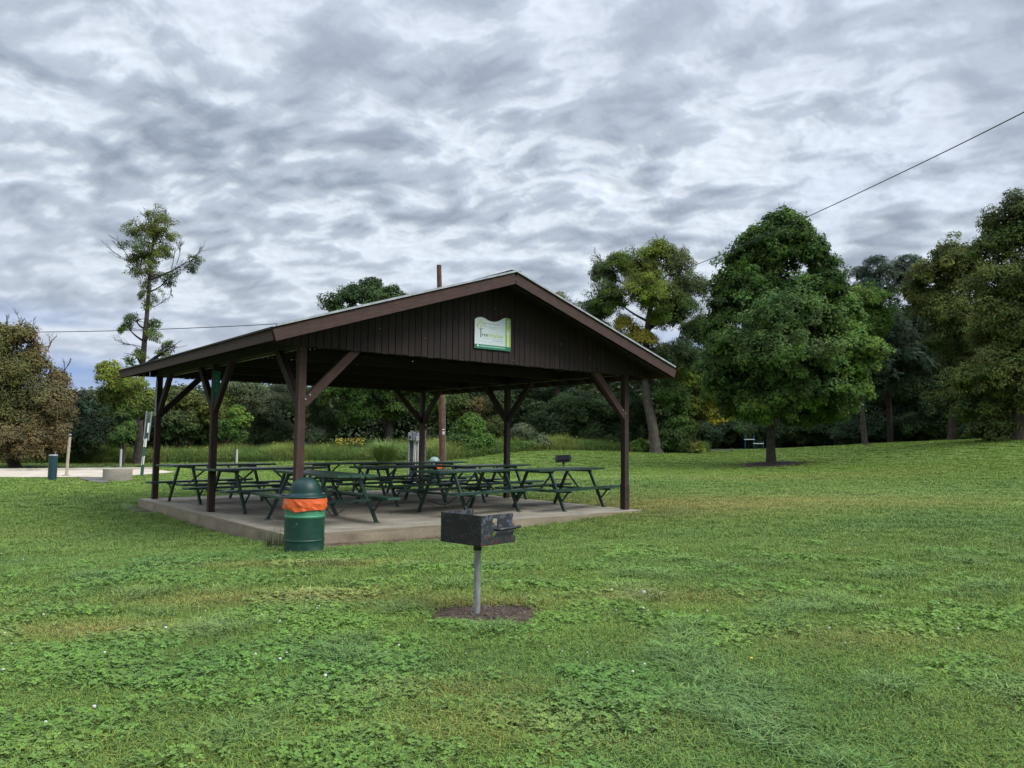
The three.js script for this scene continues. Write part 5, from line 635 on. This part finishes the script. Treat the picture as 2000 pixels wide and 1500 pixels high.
// shrubs of the wood edge: [x, d, palette, leaf, n, blobs, label]
for (const [x, d, pal, leaf, n, blobs, label] of [
  [155, 44, 'blue', 'oval', 1500, [[140, 795, 34, 34], [175, 790, 40, 36], [160, 840, 60, 36], [215, 830, 40, 30]], 'dark blue-green shrub behind the tan court post'],
  [235, 46, 'dark', 'oval', 1400, [[240, 830, 44, 30], [300, 840, 50, 32], [270, 800, 40, 26, 'mid']], 'dark shrub around the base of the tall thin tree'],
  [350, 46, 'olive', 'oval', 1500, [[345, 775, 40, 26], [395, 800, 44, 30], [340, 820, 44, 30, 'dark'], [390, 845, 40, 24, 'dark']], 'olive shrub seen between the two far left pavilion posts'],
  [440, 47, 'olive', 'oval', 1300, [[450, 790, 34, 30, 'lime'], [430, 830, 40, 30, 'mid'], [480, 760, 40, 26, 'grey']], 'yellowish shrub right of the post with the green sign'],
  [520, 47, 'grey', 'small', 1300, [[505, 790, 44, 34, 'grey'], [550, 770, 34, 30, 'grey'], [530, 835, 46, 28, 'dark']], 'thin grey twiggy shrub left of the near corner post'],
  [600, 45, 'dark', 'small', 1200, [[605, 845, 30, 26, 'grey'], [630, 820, 40, 34, 'dark'], [600, 790, 30, 30, 'dark']], 'dark shrub right of the near corner post'],
  [905, 42, 'bright', 'oval', 1500, [[915, 845, 34, 24, 'mid'], [940, 860, 26, 16, 'bright'], [900, 862, 34, 18, 'mid'], [920, 820, 20, 16, 'bright']], 'bright green shrub right of the utility pole'],
  [950, 46, 'brown', 'oval', 1300, [[935, 800, 34, 30, 'rust'], [960, 830, 40, 30, 'olive'], [980, 790, 40, 30, 'dark'], [900, 790, 34, 30, 'mid']], 'brown tinged shrub behind the bright one near the utility pole'],
  [1030, 44, 'grey', 'oval', 1000, [[1020, 845, 26, 20], [1045, 860, 30, 16], [1015, 868, 30, 12, 'bright']], 'grey-green shrub beside the middle right post'],
  [1120, 48, 'dark', 'oval', 2200, [[1100, 830, 50, 30], [1160, 845, 50, 28], [1060, 810, 40, 34], [1130, 790, 60, 34], [1200, 800, 50, 40]], 'wide dark shrub behind the far grill'],
  [1220, 47, 'dark', 'oval', 1200, [[1225, 850, 34, 24], [1195, 862, 34, 16], [1240, 800, 30, 34]], 'dark shrub behind the front right post'],
  [1320, 45.5, 'mid', 'maple', 700, [[1312, 850, 26, 24], [1325, 868, 24, 12], [1250, 868, 16, 14, 'bright']], 'leafy green shrub at the foot of the leaning tree'],
  [1362, 45, 'lime', 'maple', 160, [[1362, 877, 10, 7]], 'tiny bright shrub on the lawn left of the wooden rail'],
  [1430, 55, 'dark', 'oval', 1800, [[1400, 845, 50, 26], [1460, 840, 50, 30], [1430, 800, 50, 30]], 'dark shrub behind the wooden rail'],
  [1600, 56, 'dark', 'oval', 2000, [[1570, 840, 50, 26], [1630, 830, 56, 34], [1600, 790, 50, 30]], 'dark shrub right of the maple trunk'],
  [1720, 54, 'blue', 'oval', 2200, [[1690, 840, 56, 30], [1750, 830, 56, 34], [1650, 850, 30, 16, 'grey']], 'dark shrub mass in the deepest shade of the right wood'],
  [1840, 52, 'dark', 'oval', 2000, [[1820, 830, 56, 34], [1880, 838, 50, 28], [1860, 800, 50, 30]], 'dark shrub under the olive-brown tree'],
  [1950, 46, 'dark', 'oval', 2000, [[1930, 835, 50, 26], [1990, 835, 56, 30], [2050, 830, 60, 40]], 'dark shrub under the tall tree at the right edge'],
]) plant('shrub', label, 'shrub', { x, d, pal, leaf, n, blobs, gap: -0.3, freq: 1.6, k: 1.0 });
// saplings with white guards
for (const [x, d, blobs, gx, gy0, gy1, label] of [[237, 40, [[237, 840, 26, 13, 'mid'], [225, 852, 20, 10, 'mid'], [250, 826, 16, 12, 'mid'], [240, 812, 12, 10, 'mid']], 237, 877, 903, 'young sapling in a white tube guard behind the concrete ring'], [460, 40, [[462, 800, 18, 12, 'bright'], [470, 815, 22, 16, 'bright'], [450, 830, 22, 16, 'mid'], [468, 845, 20, 14, 'mid']], 463, 878, 896, 'young bright sapling with a short white guard seen under the left eave']]) {
  const t = plant('sapling', label, 'sapling', { x, d, pal: 'mid', leaf: 'maple', n: 420, k: 0.7, gap: -0.4, r0: 1.0, r1: 0.4, fork: 0.4, twigs: 3, trunk: [[x, 905], [x, 860], [x + 1, 815]], blobs }); const s = SC(d), h0 = P(gx, gy1, d).y - t.position.y, h1 = P(gx, gy0, d).y - t.position.y; obj('tree_guard', new THREE.CylinderGeometry(1.9 * s, 1.9 * s, h1 - Math.min(h0, 0), 12).translate((gx - x) * s, (h1 + Math.min(h0, 0)) / 2, 0), std({ color: L(0.42, 0.43, 0.39), roughness: 0.8 }), t);
}
// fountain grass clump
{
  const d = 38.5, b = GD(752, d), s = SC(d), t = thing('ornamental_grass', 'big rounded clump of arching ornamental grass left of the utility boxes', 'ornamental grass', b.toArray()), g = grassPatch(555, 1300, 0.30, 0.7, 1.7, 0.016, 1.25); const m = new THREE.Mesh(g, std({ color: L(0.20, 0.29, 0.085), vertexColors: true, roughness: 0.75, side: THREE.DoubleSide })); m.name = 'blades'; m.userData.kind = 'stuff'; t.add(m);
}
// tall weeds in front of the wood, and the wood behind
{
  const r = rng(404), tall = grassPatch(61, 46, 0.34, 0.35, 0.85, 0.014, 0.55), bushy = leafCluster('oval', 62, 46, 0.42, 0.07), a = [], b = [], fl = [];
  for (let px = -260; px < 1375; px += 1.2) for (let k = 0; k < 9; k++) { const e = edgeAt(px), d = e + 0.2 + 4.5 * r(), p = P(px + (r() - 0.5) * 6, 870, d), y = hgt(p.x, p.z), n = fbm(p.x * 0.35, p.z * 0.35 + 7, 3), f = 0.8 + 0.5 * r(), c = mix3([0.12, 0.20, 0.045], [0.22, 0.265, 0.065], ss(-0.15, 0.35, n)).map((q) => q * f), hh = (0.62 + 0.50 * ss(-0.3, 0.3, n) + 0.3 * r()) * ss(0, 1.2, d - e + 0.3) * (px > 1180 ? 0.75 : 1); if (k < 6) a.push({ x: p.x, y, z: p.z, ry: r() * 6, s: 1, sy: hh, c }); else { b.push({ x: p.x, y: y + 0.2 + 0.35 * hh * r(), z: p.z, ry: r() * 6, s: 0.6 + 0.4 * r(), c: c.map((q) => q * 0.8) }); if (r() < 0.10 && n > 0) fl.push({ x: p.x, y: y + 0.65 * hh + 0.1, z: p.z, ry: 0, s: 0.6 + 0.8 * r(), c: [0.50, 0.42, 0.05] }); } }
  for (let i = 0; i < 90; i++) { const p = P(655 + 55 * r(), 870, 42.5 + 2 * r()); fl.push({ x: p.x, y: hgt(p.x, p.z) + 0.75 + 0.35 * r(), z: p.z, ry: 0, s: 0.9 + 0.9 * r(), c: [0.5, 0.42, 0.06] }); }
  scene.add(scatter('tall_weeds', tall, bladeMat, a, 'tall yellow-green weeds and grasses along the wood edge', 'weeds')); scene.add(scatter('leafy_weeds', bushy, LM, b, 'low leafy weeds mixed into the tall grass along the wood edge', 'weeds'));
  const fg2 = new THREE.IcosahedronGeometry(0.03, 0); fg2.setAttribute('color', new THREE.Float32BufferAttribute(new Float32Array(fg2.attributes.position.count * 3).fill(1), 3)); scene.add(scatter('yellow_wildflowers', fg2, bladeMat, fl, 'small yellow wildflowers in the weeds along the wood edge', 'flowers'));
  const w = [], TOP = [[-600, 740], [0, 760], [110, 790], [170, 775], [330, 765], [560, 750], [600, 755], [860, 730], [1000, 740], [1130, 700], [1350, 680], [1500, 640], [1650, 640], [1760, 650], [1850, 620], [2000, 560], [2600, 560]];
  const topA = (px) => { for (let i = 1; i < TOP.length; i++) if (px <= TOP[i][0]) return mix(TOP[i - 1][1], TOP[i][1], (px - TOP[i - 1][0]) / (TOP[i][0] - TOP[i - 1][0])); return 560; };
  for (let i = 0; i < 42000; i++) { const px = -500 + 3000 * r(), d = 57 + 14 * r(), tp = topA(px) + 30 * fbm(px * 0.015, d * 0.1, 3), py = mix(tp, 885, r() ** 0.9), p = P(px, py, d), y0 = hgt(p.x, p.z); if (p.y < y0 + 0.1) continue; if (perlin(px * 0.035 + d, py * 0.04 + d * 0.6) < -0.30 && py < 845) continue; const f = 0.7 + 0.6 * r(), n = fbm(px * 0.01, py * 0.012 + 3, 2); const c = mix3(PAL.dark, PAL.olive, ss(0, 0.4, n) * 0.6); w.push({ x: p.x, y: p.y, z: p.z, ry: r() * 6.28, rx: (r() - 0.5) * 0.8, s: 0.9 + 0.7 * r(), c: c.map((q) => q * f) }); }
  scene.add(scatter('distant_wood', CL.big[0], LM, w, 'dark mass of distant woodland behind the park trees', 'woodland'));
}

scene.traverse((o) => { if (o.isMesh) { o.castShadow = true; o.receiveShadow = true; } });
renderer.render(scene, camera);
